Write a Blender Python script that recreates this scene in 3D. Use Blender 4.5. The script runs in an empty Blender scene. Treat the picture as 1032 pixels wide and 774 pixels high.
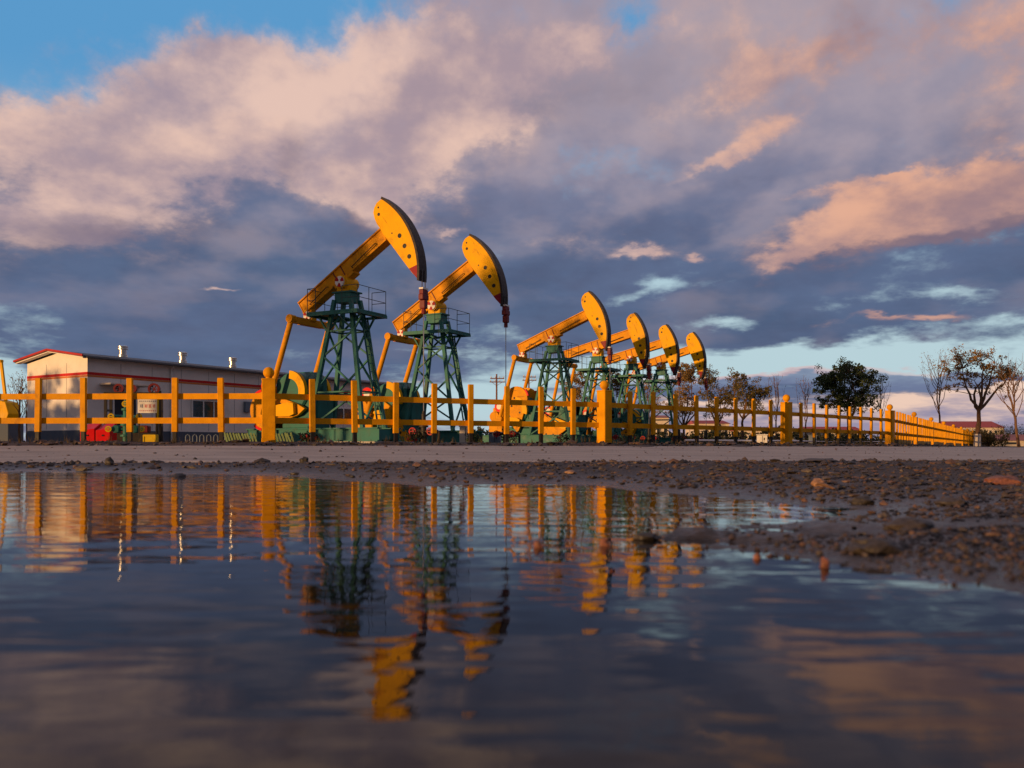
import bpy, math, random
import numpy as np
from mathutils import Vector, Matrix

random.seed(7)
S = bpy.context.scene
COL = S.collection
R = math.radians
F, HX, HY, CAMH = 894.0, 516.0, 451.0, 0.22      # focal length in photo pixels, principal point, eye height
GZ = 0.31                                         # level of the yard
SUN_AZ, SUN_EL = 50.0, 2.0                        # sun stands behind the viewer, to the left

def at(px, D):
    """ground X of a bearing at distance D"""
    return (px - HX) / F * D

# ------------------------------------------------------------------ materials
def new_mat(name):
    m = bpy.data.materials.new(name); m.use_nodes = True
    nt = m.node_tree
    return m, nt, nt.nodes['Principled BSDF']

def mat(name, col, rough=.5, metal=0., var=.18, scale=3., bump=0., bscale=40., dirt=None, dirt_amt=.35, spec=.22, coord='Object', streak=False):
    m, nt, b = new_mat(name)
    N, L = nt.nodes, nt.links
    tc = N.new('ShaderNodeTexCoord')
    oi = N.new('ShaderNodeObjectInfo')
    off = N.new('ShaderNodeVectorMath'); off.operation = 'MULTIPLY_ADD'
    cmb = N.new('ShaderNodeCombineXYZ')
    for i in range(3): L.new(oi.outputs['Random'], cmb.inputs[i])
    L.new(cmb.outputs[0], off.inputs[0]); off.inputs[1].default_value = (37, 53, 71)
    L.new(tc.outputs[coord], off.inputs[2])
    n = N.new('ShaderNodeTexNoise'); n.inputs['Scale'].default_value = scale; n.inputs['Detail'].default_value = 6; n.inputs['Roughness'].default_value = .65
    L.new(off.outputs[0], n.inputs['Vector'])
    mr = N.new('ShaderNodeMapRange'); mr.inputs[1].default_value = .3; mr.inputs[2].default_value = .7
    mr.inputs[3].default_value = 1 - var; mr.inputs[4].default_value = 1 + var
    L.new(n.outputs[0], mr.inputs[0])
    mul = N.new('ShaderNodeMix'); mul.data_type = 'RGBA'; mul.blend_type = 'MULTIPLY'; mul.inputs[0].default_value = 1
    mul.inputs[6].default_value = (*col, 1); L.new(mr.outputs[0], mul.inputs[7])
    out = mul.outputs[2]
    if dirt:
        n2 = N.new('ShaderNodeTexNoise'); n2.inputs['Scale'].default_value = scale * .6; n2.inputs['Detail'].default_value = 9; n2.inputs['Roughness'].default_value = .75
        L.new(off.outputs[0], n2.inputs['Vector'])
        m2 = N.new('ShaderNodeMapRange'); m2.inputs[1].default_value = .54; m2.inputs[2].default_value = .72; m2.inputs[4].default_value = dirt_amt
        L.new(n2.outputs[0], m2.inputs[0])
        mx = N.new('ShaderNodeMix'); mx.data_type = 'RGBA'
        L.new(m2.outputs[0], mx.inputs[0]); L.new(out, mx.inputs[6]); mx.inputs[7].default_value = (*dirt, 1)
        out = mx.outputs[2]
    if streak:                                  # oil runs and scuffs
        mp = N.new('ShaderNodeMapping'); mp.inputs['Scale'].default_value = (5, 5, .8); L.new(off.outputs[0], mp.inputs[0])
        n3 = N.new('ShaderNodeTexNoise'); n3.inputs['Scale'].default_value = 1.6; n3.inputs['Detail'].default_value = 7; n3.inputs['Roughness'].default_value = .7; L.new(mp.outputs[0], n3.inputs['Vector'])
        m3 = N.new('ShaderNodeMapRange'); m3.inputs[1].default_value = .57; m3.inputs[2].default_value = .70; m3.inputs[4].default_value = .7; L.new(n3.outputs[0], m3.inputs[0])
        mx = N.new('ShaderNodeMix'); mx.data_type = 'RGBA'; L.new(m3.outputs[0], mx.inputs[0]); L.new(out, mx.inputs[6]); mx.inputs[7].default_value = (col[0] * .28 + .01, col[1] * .25 + .01, col[2] * .25 + .01, 1)
        out = mx.outputs[2]
    L.new(out, b.inputs['Base Color'])
    r = N.new('ShaderNodeMapRange'); r.inputs[1].default_value = .3; r.inputs[2].default_value = .7
    r.inputs[3].default_value = max(.02, rough - .12); r.inputs[4].default_value = min(1, rough + .12)
    L.new(n.outputs[0], r.inputs[0]); L.new(r.outputs[0], b.inputs['Roughness'])
    b.inputs['Metallic'].default_value = metal
    b.inputs['Specular IOR Level'].default_value = spec
    if bump:
        nb = N.new('ShaderNodeTexNoise'); nb.inputs['Scale'].default_value = bscale; nb.inputs['Detail'].default_value = 5
        L.new(off.outputs[0], nb.inputs['Vector'])
        bp = N.new('ShaderNodeBump'); bp.inputs['Strength'].default_value = 1; bp.inputs['Distance'].default_value = bump
        L.new(nb.outputs[0], bp.inputs['Height']); L.new(bp.outputs[0], b.inputs['Normal'])
    return m

RUST = (.16, .07, .03)
M = {}
M['yellow'] = mat('yellow_paint', (.82, .43, .004), .45, var=.12, scale=1.6, dirt=(.26, .11, .03), dirt_amt=.8, spec=.06, streak=True)
M['fence'] = mat('fence_paint', (.72, .32, .006), .5, spec=.06, var=.18, scale=4, dirt=(.30, .14, .03), dirt_amt=.75, bump=.003, bscale=45)
M['beam'] = mat('shaded_weathered_beam_paint', (.70, .31, .012), .5, var=.2, scale=2.2, dirt=(.17, .075, .03), dirt_amt=.85, spec=.06, streak=True)  # browner than the yellow: beam shade painted in, along with dirt and streaks
M['green'] = mat('green_paint', (.032, .165, .15), .5, var=.2, scale=2.5, dirt=(.08, .06, .04), dirt_amt=.7, spec=.15, streak=True)
M['rail'] = mat('railing_steel', (.05, .08, .08), .5)
M['red'] = mat('red_paint', (.42, .010, .016), .45, dirt=(.2, .03, .02), spec=.15)
M['brightred'] = mat('bright_red_paint', (.68, .006, .010), .45, var=.08, spec=.12)
M['maroon'] = mat('maroon_paint', (.26, .014, .03), .45, dirt=(.1, .03, .03), spec=.12)
M['darkred'] = mat('dark_red_paint', (.16, .02, .025), .5)
M['black'] = mat('black_steel', (.022, .02, .02), .55)
M['belt'] = mat('dark_arc_plate', (.028, .020, .020), .55, scale=8)  # near-black tone over the whole arc plate
M['steel'] = mat('galvanised_steel', (.55, .55, .56), .3, metal=.9, scale=6)
M['rope'] = mat('wire_rope', (.12, .11, .11), .5, metal=.5)
M['concrete'] = mat('concrete', (.42, .40, .38), .85, var=.2, scale=4, bump=.004, dirt=(.2, .16, .13))
M['wall'] = mat('white_wall_paint', (.82, .78, .76), .8, var=.07, scale=1.1, dirt=(.45, .41, .37), dirt_amt=.4, bump=.002)
M['plinth'] = mat('blue_grey_plinth', (.085, .11, .16), .7, var=.15, dirt=(.16, .14, .12))
M['stripe'] = mat('red_stripe', (.58, .02, .02), .6)
M['stripe2'] = mat('orange_stripe', (.66, .20, .05), .6)
M['roof'] = mat('grey_roof_sheet', (.10, .105, .12), .6, dirt=(.2, .15, .12))
M['roofred'] = mat('red_roof_edge', (.42, .03, .03), .6)
M['farroof'] = mat('far_red_roof', (.40, .09, .10), .8)
M['pinkroof'] = mat('dusty_pink_roof', (.42, .17, .15), .8)
M['cream'] = mat('cream_wall', (.66, .58, .50), .85, var=.1)
M['glass'] = mat('window_glass', (.02, .025, .03), .06, var=.02, spec=.8)
M['white'] = mat('white_paint', (.78, .77, .75), .5, dirt=(.4, .36, .3))
M['door'] = mat('dark_door', (.025, .03, .045), .5)
M['bark'] = mat('bark', (.15, .085, .05), .95, var=.35, scale=9, bump=.02, bscale=25)
M['whitewash'] = mat('whitewash', (.62, .56, .52), .9, var=.15, scale=8)
M['wood'] = mat('pole_wood', (.20, .09, .06), .9, var=.3, scale=6)
M['gold'] = mat('bright_yellow_paint', (.68, .46, .02), .5, spec=.1)
M['picket'] = mat('pale_green_picket', (.17, .25, .11), .6, var=.2, scale=6)
M['clutter'] = mat('dark_oiled_iron', (.035, .03, .028), .5, dirt=(.15, .06, .03))
M['blue'] = mat('blue_ink', (.03, .06, .2), .6)
M['bluegrey'] = mat('blue_grey_paint', (.16, .2, .26), .6)

def leaf_mat(name, c1, c2):
    m, nt, b = new_mat(name)
    N, L = nt.nodes, nt.links
    g = N.new('ShaderNodeNewGeometry')
    w = N.new('ShaderNodeTexWhiteNoise'); w.noise_dimensions = '1D'
    L.new(g.outputs['Random Per Island'], w.inputs['W'])
    mx = N.new('ShaderNodeMix'); mx.data_type = 'RGBA'
    mx.inputs[6].default_value = (*c1, 1); mx.inputs[7].default_value = (*c2, 1)
    L.new(w.outputs['Value'], mx.inputs[0]); L.new(mx.outputs[2], b.inputs['Base Color'])
    b.inputs['Roughness'].default_value = .6; b.inputs['Specular IOR Level'].default_value = .3
    tr = N.new('ShaderNodeBsdfTranslucent'); L.new(mx.outputs[2], tr.inputs[0])
    ms = N.new('ShaderNodeMixShader'); ms.inputs[0].default_value = .25
    L.new(b.outputs[0], ms.inputs[1]); L.new(tr.outputs[0], ms.inputs[2])
    L.new(ms.outputs[0], N['Material Output'].inputs[0])
    return m
M['leaf_dark'] = leaf_mat('dark_leaves', (.035, .06, .024), (.085, .115, .04))
M['leaf_brown'] = leaf_mat('autumn_leaves', (.36, .19, .06), (.20, .16, .05))
M['leaf_olive'] = leaf_mat('olive_leaves', (.10, .10, .035), (.19, .13, .045))
M['flower'] = leaf_mat('red_flowers', (.5, .01, .03), (.10, .02, .02))
M['hedge'] = leaf_mat('hedge_leaves', (.02, .032, .014), (.05, .045, .02))

# ------------------------------------------------------------------ mesh builder
class MB:
    def __init__(s): s.v, s.f = [], []
    def add(s, vs, fs):
        o = len(s.v); s.v += [tuple(v) for v in vs]; s.f += [tuple(i + o for i in f) for f in fs]; return s
    def box(s, c, d, rz=0, bev=0.):
        c = Vector(c); hx, hy, hz = d[0] / 2, d[1] / 2, d[2] / 2
        cr, sr = math.cos(rz), math.sin(rz)
        def P(x, y, z): return (c.x + x * cr - y * sr, c.y + x * sr + y * cr, c.z + z)
        if bev <= 0:
            vs = [P(x, y, z) for z in (-hz, hz) for x, y in ((-hx, -hy), (hx, -hy), (hx, hy), (-hx, hy))]
            return s.add(vs, [(3, 2, 1, 0), (4, 5, 6, 7), (0, 1, 5, 4), (1, 2, 6, 5), (2, 3, 7, 6), (3, 0, 4, 7)])
        b = bev
        ring = [(-hx + b, -hy), (hx - b, -hy), (hx, -hy + b), (hx, hy - b), (hx - b, hy), (-hx + b, hy), (-hx, hy - b), (-hx, -hy + b)]
        inn = [(max(-hx + b, min(hx - b, x)), max(-hy + b, min(hy - b, y))) for x, y in ring]
        lev = [(inn, -hz), (ring, -hz + b), (ring, hz - b), (inn, hz)]
        vs = [P(x, y, z) for r, z in lev for x, y in r]
        fs = [tuple(reversed(range(8))), tuple(range(24, 32))]
        for k in range(3):
            for i in range(8):
                j = (i + 1) % 8; fs.append((k * 8 + i, k * 8 + j, k * 8 + 8 + j, k * 8 + 8 + i))
        return s.add(vs, fs)
    def bar(s, p, q, w, h, up=(0, 0, 1)):
        p, q = Vector(p), Vector(q); t = (q - p).normalized(); up = Vector(up)
        if abs(t.dot(up)) > .98: up = Vector((1, 0, 0))
        sd = t.cross(up).normalized(); u = sd.cross(t)
        vs = [e + sd * (a * w / 2) + u * (b * h / 2) for e in (p, q) for a, b in ((-1, -1), (1, -1), (1, 1), (-1, 1))]
        return s.add(vs, [(0, 1, 2, 3), (7, 6, 5, 4), (1, 0, 4, 5), (2, 1, 5, 6), (3, 2, 6, 7), (0, 3, 7, 4)])
    def tube(s, pts, rads, n=8, cap=True):
        pts = [Vector(p) for p in pts]
        if not hasattr(rads, '__len__'): rads = [rads] * len(pts)
        vs, fs = [], []
        for i, p in enumerate(pts):
            t = (pts[min(i + 1, len(pts) - 1)] - pts[max(i - 1, 0)]).normalized()
            a = Vector((1, 0, 0)) if abs(t.x) < .8 else Vector((0, 1, 0))
            e1 = t.cross(a).normalized(); e2 = t.cross(e1)
            for k in range(n):
                th = 2 * math.pi * k / n
                vs.append(p + (e1 * math.cos(th) + e2 * math.sin(th)) * rads[i])
        for i in range(len(pts) - 1):
            for k in range(n):
                j = (k + 1) % n
                fs.append((i * n + k, i * n + j, i * n + n + j, i * n + n + k))
        if cap:
            fs.append(tuple(range(n))); fs.append(tuple(reversed(range((len(pts) - 1) * n, len(pts) * n))))
        return s.add(vs, fs)
    def lathe(s, prof, o=(0, 0, 0), n=20):
        """prof: list of (radius, z)"""
        vs, fs = [], []
        for r, z in prof:
            for k in range(n):
                th = 2 * math.pi * k / n; vs.append((o[0] + r * math.cos(th), o[1] + r * math.sin(th), o[2] + z))
        for i in range(len(prof) - 1):
            for k in range(n):
                j = (k + 1) % n; fs.append((i * n + k, i * n + j, i * n + n + j, i * n + n + k))
        fs.append(tuple(reversed(range(n)))); fs.append(tuple(range((len(prof) - 1) * n, len(prof) * n)))
        return s.add(vs, fs)
    def prism(s, out, y0, y1):
        """outline in the x-z plane, extruded from y0 to y1"""
        n = len(out)
        vs = [(x, y0, z) for x, z in out] + [(x, y1, z) for x, z in out]
        fs = [tuple(range(n)), tuple(reversed(range(n, 2 * n)))]
        for i in range(n):
            j = (i + 1) % n; fs.append((j, i, n + i, n + j))
        return s.add(vs, fs)
    def ring(s, c, r0, r1, y0, y1, n=24, a0=0., a1=2 * math.pi):
        """flat ring or sector in the x-z plane with thickness along y"""
        vs, fs = [], []
        full = abs(a1 - a0 - 2 * math.pi) < 1e-6
        m = n if full else n + 1
        for k in range(m):
            th = a0 + (a1 - a0) * k / n
            for r in (r0, r1):
                for y in (y0, y1): vs.append((c[0] + r * math.cos(th), y, c[1] + r * math.sin(th)))
        for k in range(n):
            a, b = k * 4, ((k + 1) % m) * 4
            fs += [(a, a + 2, b + 2, b), (a + 3, a + 1, b + 1, b + 3), (a + 2, a + 3, b + 3, b + 2), (a + 1, a, b, b + 1)]
        if not full:
            fs += [(0, 1, 3, 2), (n * 4 + 2, n * 4 + 3, n * 4 + 1, n * 4)]
        return s.add(vs, fs)
    def build(s, name, m, parent=None, loc=None, smooth=False, bevel=0.):
        me = bpy.data.meshes.new(name)
        me.from_pydata(s.v, [], s.f); me.update()
        me.materials.append(m)
        o = bpy.data.objects.new(name, me); COL.objects.link(o)
        if parent: o.parent = parent
        if loc is not None: o.location = loc
        if smooth:
            for p in me.polygons: p.use_smooth = True
            me.set_sharp_from_angle(angle=R(40))
        if bevel:
            bm = o.modifiers.new('bevel', 'BEVEL'); bm.width = bevel; bm.segments = 2; bm.limit_method = 'ANGLE'
        return o

def tag(o, label=None, cat=None, group=None, kind=None):
    if label: o['label'] = label
    if cat: o['category'] = cat
    if group: o['group'] = group
    if kind: o['kind'] = kind
    return o
def thing(name, label, cat, loc=(0, 0, 0), rz=0., group=None):
    o = bpy.data.objects.new(name, None); COL.objects.link(o)
    o.location = loc; o.rotation_euler = (0, 0, rz); o.empty_display_size = .3
    return tag(o, label, cat, group)
def copy_tree(o, parent=None):
    c = o.copy(); COL.objects.link(c)
    if parent: c.parent = parent
    for ch in list(o.children): copy_tree(ch, c)
    return c

# ------------------------------------------------------------------ numpy noise
def _h(ix, iy, seed):
    n = (ix.astype(np.int64) * 374761393 + iy.astype(np.int64) * 668265263 + seed * 974711) & 0xffffffff
    n = ((n ^ (n >> 13)) * 1274126177) & 0xffffffff
    return ((n ^ (n >> 16)) & 0xffff) / 65535.0
def vnoise(x, y, seed=0):
    ix, iy = np.floor(x), np.floor(y); fx, fy = x - ix, y - iy
    fx, fy = fx * fx * (3 - 2 * fx), fy * fy * (3 - 2 * fy)
    a, b, c, d = _h(ix, iy, seed), _h(ix + 1, iy, seed), _h(ix, iy + 1, seed), _h(ix + 1, iy + 1, seed)
    return (a * (1 - fx) + b * fx) * (1 - fy) + (c * (1 - fx) + d * fx) * fy - .5
def fbm(x, y, octs=4, seed=0):
    t, a = 0, 1
    for o in range(octs):
        t = t + a * vnoise(x * 2 ** o + o * 17.3, y * 2 ** o - o * 9.1, seed + o); a *= .5
    return t

# ------------------------------------------------------------------ layout: fence line, shore, road
PIL = [(-4.47, 16.3), (2.04, 19.6), (7.64, 24.7), (12.9, 30.3)]
for k in range(1, 8): PIL.append((12.9 + 3.77 * k, 30.3 + 6.48 * k))
LEFT = [(-4.47 - 7.74 * k, 16.3 + .25 * k) for k in range(1, 3)]
FX = np.array([-200, LEFT[1][0], LEFT[0][0]] + [p[0] for p in PIL] + [400.])
FY = np.array([22., LEFT[1][1], LEFT[0][1]] + [p[1] for p in PIL] + [90.])
SHORE = np.array([(-11, -3.5), (-11.5, 4), (-9.5, 8.3), (-6.5, 8.35), (-4.7, 8.15), (-3.6, 7.9), (-3.1, 7.3), (-2.4, 7.35), (-1.7, 6.8), (-1.2, 5.95), (-.75, 5.5), (-.48, 5.05),
                  (-.1, 5.35), (.15, 5.3), (.45, 5.2), (.62, 4.6), (.85, 4.1), (1.02, 3.55), (1.28, 3.2), (1.10, 2.85), (.85, 2.62), (.66, 2.45), (.50, 2.2), (.52, 1.9), (.60, 1.62), (.78, 1.3), (1.02, 1.0), (1.5, .5), (2.4, -1), (3, -3.5)])
def sdist(x, y):
    d = np.full(x.shape, 1e9); ins = np.zeros(x.shape, bool)
    n = len(SHORE)
    for i in range(n):
        ax, ay = SHORE[i]; bx, by = SHORE[(i + 1) % n]
        ex, ey = bx - ax, by - ay
        t = np.clip(((x - ax) * ex + (y - ay) * ey) / (ex * ex + ey * ey), 0, 1)
        d = np.minimum(d, np.hypot(x - ax - t * ex, y - ay - t * ey))
        c = ((ay > y) != (by > y)) & (x < (bx - ax) * (y - ay) / (by - ay + 1e-12) + ax)
        ins ^= c
    return np.where(ins, -d, d)
def road_near(x): return np.interp(x, [-60, -6, 0, 6, 12, 30, 80], [11, 10.2, 10.6, 12.0, 14.5, 24, 52])
def road_far(x): return np.interp(x, FX, FY) - np.interp(x, [-5, 2, 10, 20, 40], [1.15, 1.3, 1.9, 2.4, 2.6])
def sm(t): t = np.clip(t, 0, 1); return t * t * (3 - 2 * t)
def base_z(x, y):
    rn, rf = road_near(x), road_far(x)
    t = np.clip((y - rn) / (rf - rn), 0, 1)
    z = .045 + (.255 - .045) * (t ** 1.15)
    z = z + (GZ - .255) * sm((y - rf) / 1.0)
    return z
def ground_z(x, y):
    d = sdist(x, y) + .10 * fbm(x * 1.6, y * 1.6, 3, 5) + .035 * fbm(x * 9, y * 9, 2, 11)
    bank = np.where(d > 0, .001 + .052 * (1 - np.exp(-np.maximum(d, 0) / 1.25)), np.maximum(-.06, .10 * d))
    rough = (.012 * fbm(x * 4, y * 4, 3, 21) + .012 * fbm(x * 16, y * 16, 3, 31)) * np.clip(y / 4, .5, 1.3)
    w = sm(np.maximum(d, 0) / .55)
    z = bank + rough * (.12 + .88 * w)
    # low muddy spit between the pool and the channel
    z = z + (.006 + .048 * fbm(x * 9, y * 12, 4, 41)) * np.exp(-((x - .28) / .50) ** 2 - ((y - 2.25) / .30) ** 2)
    rn, rf = road_near(x), road_far(x)
    k = sm((y - rn + 1.0) / 1.2)
    b = base_z(x, y)
    edge = (1 - sm((y - rf - .2) / 3.0)) * sm((y - rf + .2) / .4)
    z = z * (1 - k) + (b + edge * (.05 * fbm(x * 3, y * 3, 3, 51) + .012)) * k
    z = z + np.where(y < 12, .004 * fbm(x * 55, y * 55, 2, 91) * sm((y - .2) / .5), 0)
    onroad = sm((y - rn) / .3) * (1 - sm((y - rf + .3) / .3))
    return z - .03 * onroad

def build_grid(name, X, Y, Z, m):
    nr, nc = X.shape
    me = bpy.data.meshes.new(name)
    co = np.stack([X, Y, Z], -1).reshape(-1, 3).astype(np.float32)
    i = np.arange(nr * nc).reshape(nr, nc)
    q = np.stack([i[:-1, :-1], i[:-1, 1:], i[1:, 1:], i[1:, :-1]], -1).reshape(-1, 4)
    me.vertices.add(len(co)); me.vertices.foreach_set('co', co.ravel())
    me.loops.add(q.size); me.loops.foreach_set('vertex_index', q.ravel().astype(np.int32))
    me.polygons.add(len(q)); me.polygons.foreach_set('loop_start', np.arange(0, q.size, 4, dtype=np.int32))
    me.update(); me.validate()
    me.polygons.foreach_set('use_smooth', np.ones(len(q), bool))
    me.materials.append(m)
    o = bpy.data.objects.new(name, me); COL.objects.link(o)
    return o

# ------------------------------------------------------------------ ground, road, water
def mud_material():
    m, nt, b = new_mat('wet_mud'); N, L = nt.nodes, nt.links
    g = N.new('ShaderNodeNewGeometry'); sp = N.new('ShaderNodeSeparateXYZ'); L.new(g.outputs['Position'], sp.inputs[0])
    n1 = N.new('ShaderNodeTexNoise'); n1.inputs['Scale'].default_value = 2.2; n1.inputs['Detail'].default_value = 8; n1.inputs['Roughness'].default_value = .7
    n2 = N.new('ShaderNodeTexNoise'); n2.inputs['Scale'].default_value = 34; n2.inputs['Detail'].default_value = 6; n2.inputs['Roughness'].default_value = .7
    for n in (n1, n2): L.new(g.outputs['Position'], n.inputs['Vector'])
    cr = N.new('ShaderNodeValToRGB'); L.new(n1.outputs[0], cr.inputs[0])
    e = cr.color_ramp.elements; e[0].position = .3; e[0].color = (.032, .025, .023, 1); e[1].position = .7; e[1].color = (.095, .068, .056, 1)
    c2 = N.new('ShaderNodeValToRGB'); L.new(n2.outputs[0], c2.inputs[0])
    e = c2.color_ramp.elements; e[0].position = .35; e[0].color = (.55, .5, .5, 1); e[1].position = .75; e[1].color = (1.5, 1.35, 1.25, 1)
    mu = N.new('ShaderNodeMix'); mu.data_type = 'RGBA'; mu.blend_type = 'MULTIPLY'; mu.inputs[0].default_value = 1
    L.new(cr.outputs[0], mu.inputs[6]); L.new(c2.outputs[0], mu.inputs[7])
    # wetter (darker, glossier) towards the water line
    wet = N.new('ShaderNodeMapRange'); wet.inputs[1].default_value = .0; wet.inputs[2].default_value = .05; wet.inputs[3].default_value = 1; wet.inputs[4].default_value = 0
    L.new(sp.outputs['Z'], wet.inputs[0])
    dk = N.new('ShaderNodeMapRange'); dk.inputs[3].default_value = 1; dk.inputs[4].default_value = .5; L.new(wet.outputs[0], dk.inputs[0])
    m3 = N.new('ShaderNodeMix'); m3.data_type = 'RGBA'; m3.blend_type = 'MULTIPLY'; m3.inputs[0].default_value = 1
    L.new(mu.outputs[2], m3.inputs[6]); L.new(dk.outputs[0], m3.inputs[7]); L.new(m3.outputs[2], b.inputs['Base Color'])
    rg = N.new('ShaderNodeMapRange'); rg.inputs[3].default_value = .72; rg.inputs[4].default_value = .22; L.new(wet.outputs[0], rg.inputs[0]); L.new(rg.outputs[0], b.inputs['Roughness'])
    bp = N.new('ShaderNodeBump'); bp.inputs['Distance'].default_value = .012; L.new(n2.outputs[0], bp.inputs['Height']); L.new(bp.outputs[0], b.inputs['Normal'])
    b.inputs['Specular IOR Level'].default_value = .35
    return m
M['mud'] = mud_material()

Yr = np.concatenate([np.array([-40, -15, -6, -3, -1.5, -.7, -.3, 0., .18]), .3 * 1.0082 ** np.arange(0, 492), 17 * 1.12 ** np.arange(0, 50)])
u = np.linspace(-1, 1, 641); u = .45 * u + .55 * u ** 3
W = np.where(Yr < .3, 14 - (Yr < .18) * 0, np.where(Yr < 17.0, 1.15 * Yr + 3.2, 1.6 * Yr + 30))
W = np.where(Yr < .3, np.interp(Yr, [-40, 0, .3], [60, 6, 3.5]), W)
GX = u[None, :] * W[:, None]; GY = np.repeat(Yr[:, None], len(u), 1)
gz = ground_z(GX, GY)
ground = build_grid('ground', GX, GY, gz, M['mud']); tag(ground, kind='structure')

def road_material():
    m, nt, b = new_mat('worn_concrete_road'); N, L = nt.nodes, nt.links
    g = N.new('ShaderNodeNewGeometry')
    mp = N.new('ShaderNodeMapping'); mp.inputs['Scale'].default_value = (.35, 1.3, 1); L.new(g.outputs['Position'], mp.inputs[0])
    n1 = N.new('ShaderNodeTexNoise'); n1.inputs['Scale'].default_value = 1.4; n1.inputs['Detail'].default_value = 9; n1.inputs['Roughness'].default_value = .7; L.new(mp.outputs[0], n1.inputs['Vector'])
    n2 = N.new('ShaderNodeTexNoise'); n2.inputs['Scale'].default_value = 45; n2.inputs['Detail'].default_value = 4; L.new(g.outputs['Position'], n2.inputs['Vector'])
    cr = N.new('ShaderNodeValToRGB'); L.new(n1.outputs[0], cr.inputs[0])
    e = cr.color_ramp.elements; e[0].position = .3; e[0].color = (.30, .245, .21, 1); e[1].position = .72; e[1].color = (.60, .50, .43, 1)
    mr = N.new('ShaderNodeMapRange'); mr.inputs[1].default_value = .3; mr.inputs[2].default_value = .7; mr.inputs[3].default_value = .8; mr.inputs[4].default_value = 1.2; L.new(n2.outputs[0], mr.inputs[0])
    mu = N.new('ShaderNodeMix'); mu.data_type = 'RGBA'; mu.blend_type = 'MULTIPLY'; mu.inputs[0].default_value = 1
    L.new(cr.outputs[0], mu.inputs[6]); L.new(mr.outputs[0], mu.inputs[7]); L.new(mu.outputs[2], b.inputs['Base Color'])
    b.inputs['Roughness'].default_value = .85
    bp = N.new('ShaderNodeBump'); bp.inputs['Distance'].default_value = .004; L.new(n2.outputs[0], bp.inputs['Height']); L.new(bp.outputs[0], b.inputs['Normal'])
    return m
rx = np.concatenate([np.linspace(-60, -14, 24), np.linspace(-13.8, 20, 420), np.linspace(20.5, 75, 60)])
tv = np.linspace(0, 1, 60)
RX = np.repeat(rx[None, :], len(tv), 0)
jn = .35 * fbm(rx * 1.3, rx * 0 + 3, 4, 61) ; jf = .30 * fbm(rx * 1.7, rx * 0 + 9, 4, 71)
RY = (road_near(rx) + .1 + jn)[None, :] * (1 - tv[:, None]) + (road_far(rx) + jf)[None, :] * tv[:, None]
RZ = base_z(RX, RY) + .004 * fbm(RX * .8, RY * .8, 3, 81)
RZ[0] -= .03; RZ[-1] -= .02
road = build_grid('road', RX, RY, RZ, road_material()); tag(road, kind='structure')

def water_material():
    m, nt, b = new_mat('puddle_water'); N, L = nt.nodes, nt.links
    b.inputs['Base Color'].default_value = (.013, .009, .007, 1)
    b.inputs['Roughness'].default_value = .015; b.inputs['IOR'].default_value = 1.333; b.inputs['Specular IOR Level'].default_value = .17
    g = N.new('ShaderNodeNewGeometry')
    def wave(scale, rot, amp, detail, dist, seed):
        mp = N.new('ShaderNodeMapping'); mp.inputs['Rotation'].default_value = (0, 0, rot); mp.inputs['Scale'].default_value = scale; mp.inputs['Location'].default_value = (seed, seed * 1.7, 0)
        L.new(g.outputs['Position'], mp.inputs[0])
        n = N.new('ShaderNodeTexNoise'); n.inputs['Scale'].default_value = 1; n.inputs['Detail'].default_value = detail; n.inputs['Roughness'].default_value = .45; n.inputs['Distortion'].default_value = dist
        L.new(mp.outputs[0], n.inputs['Vector'])
        mu = N.new('ShaderNodeMath'); mu.operation = 'MULTIPLY'; mu.inputs[1].default_value = amp; L.new(n.outputs[0], mu.inputs[0])
        return mu.outputs[0]
    hs = [wave((1.1, 3.4, 1), R(7), .0042, 3, .4, 1.3), wave((3.6, 10, 1), R(-11), .0019, 2, .4, 5.1), wave((7, 26, 1), R(10), .00030, 1, 0, 8.7)]
    a = hs[0]
    # ripples running along the right-hand bank
    px_ = N.new('ShaderNodeSeparateXYZ'); L.new(g.outputs['Position'], px_.inputs[0])
    mk = N.new('ShaderNodeMapRange'); mk.interpolation_type = 'SMOOTHSTEP'; mk.inputs[1].default_value = -.1; mk.inputs[2].default_value = .55; L.new(px_.outputs[0], mk.inputs[0])
    wb_ = wave((9, 2.2, 1), R(16), .0021, 1, .3, 3.3)
    mm = N.new('ShaderNodeMath'); mm.operation = 'MULTIPLY'; L.new(wb_, mm.inputs[0]); L.new(mk.outputs[0], mm.inputs[1]); hs.append(mm.outputs[0])
    for h in hs[1:]:
        ad = N.new('ShaderNodeMath'); L.new(a, ad.inputs[0]); L.new(h, ad.inputs[1]); a = ad.outputs[0]
    bp = N.new('ShaderNodeBump'); bp.inputs['Distance'].default_value = 1.0; bp.inputs['Strength'].default_value = 1
    L.new(a, bp.inputs['Height']); L.new(bp.outputs[0], b.inputs['Normal'])
    return m
wx, wy = np.meshgrid(np.linspace(-13, 5, 60), np.linspace(-5, 9.2, 50))
water = build_grid('puddle_water', wx, wy, wx * 0, water_material()); tag(water, kind='structure')

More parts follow.
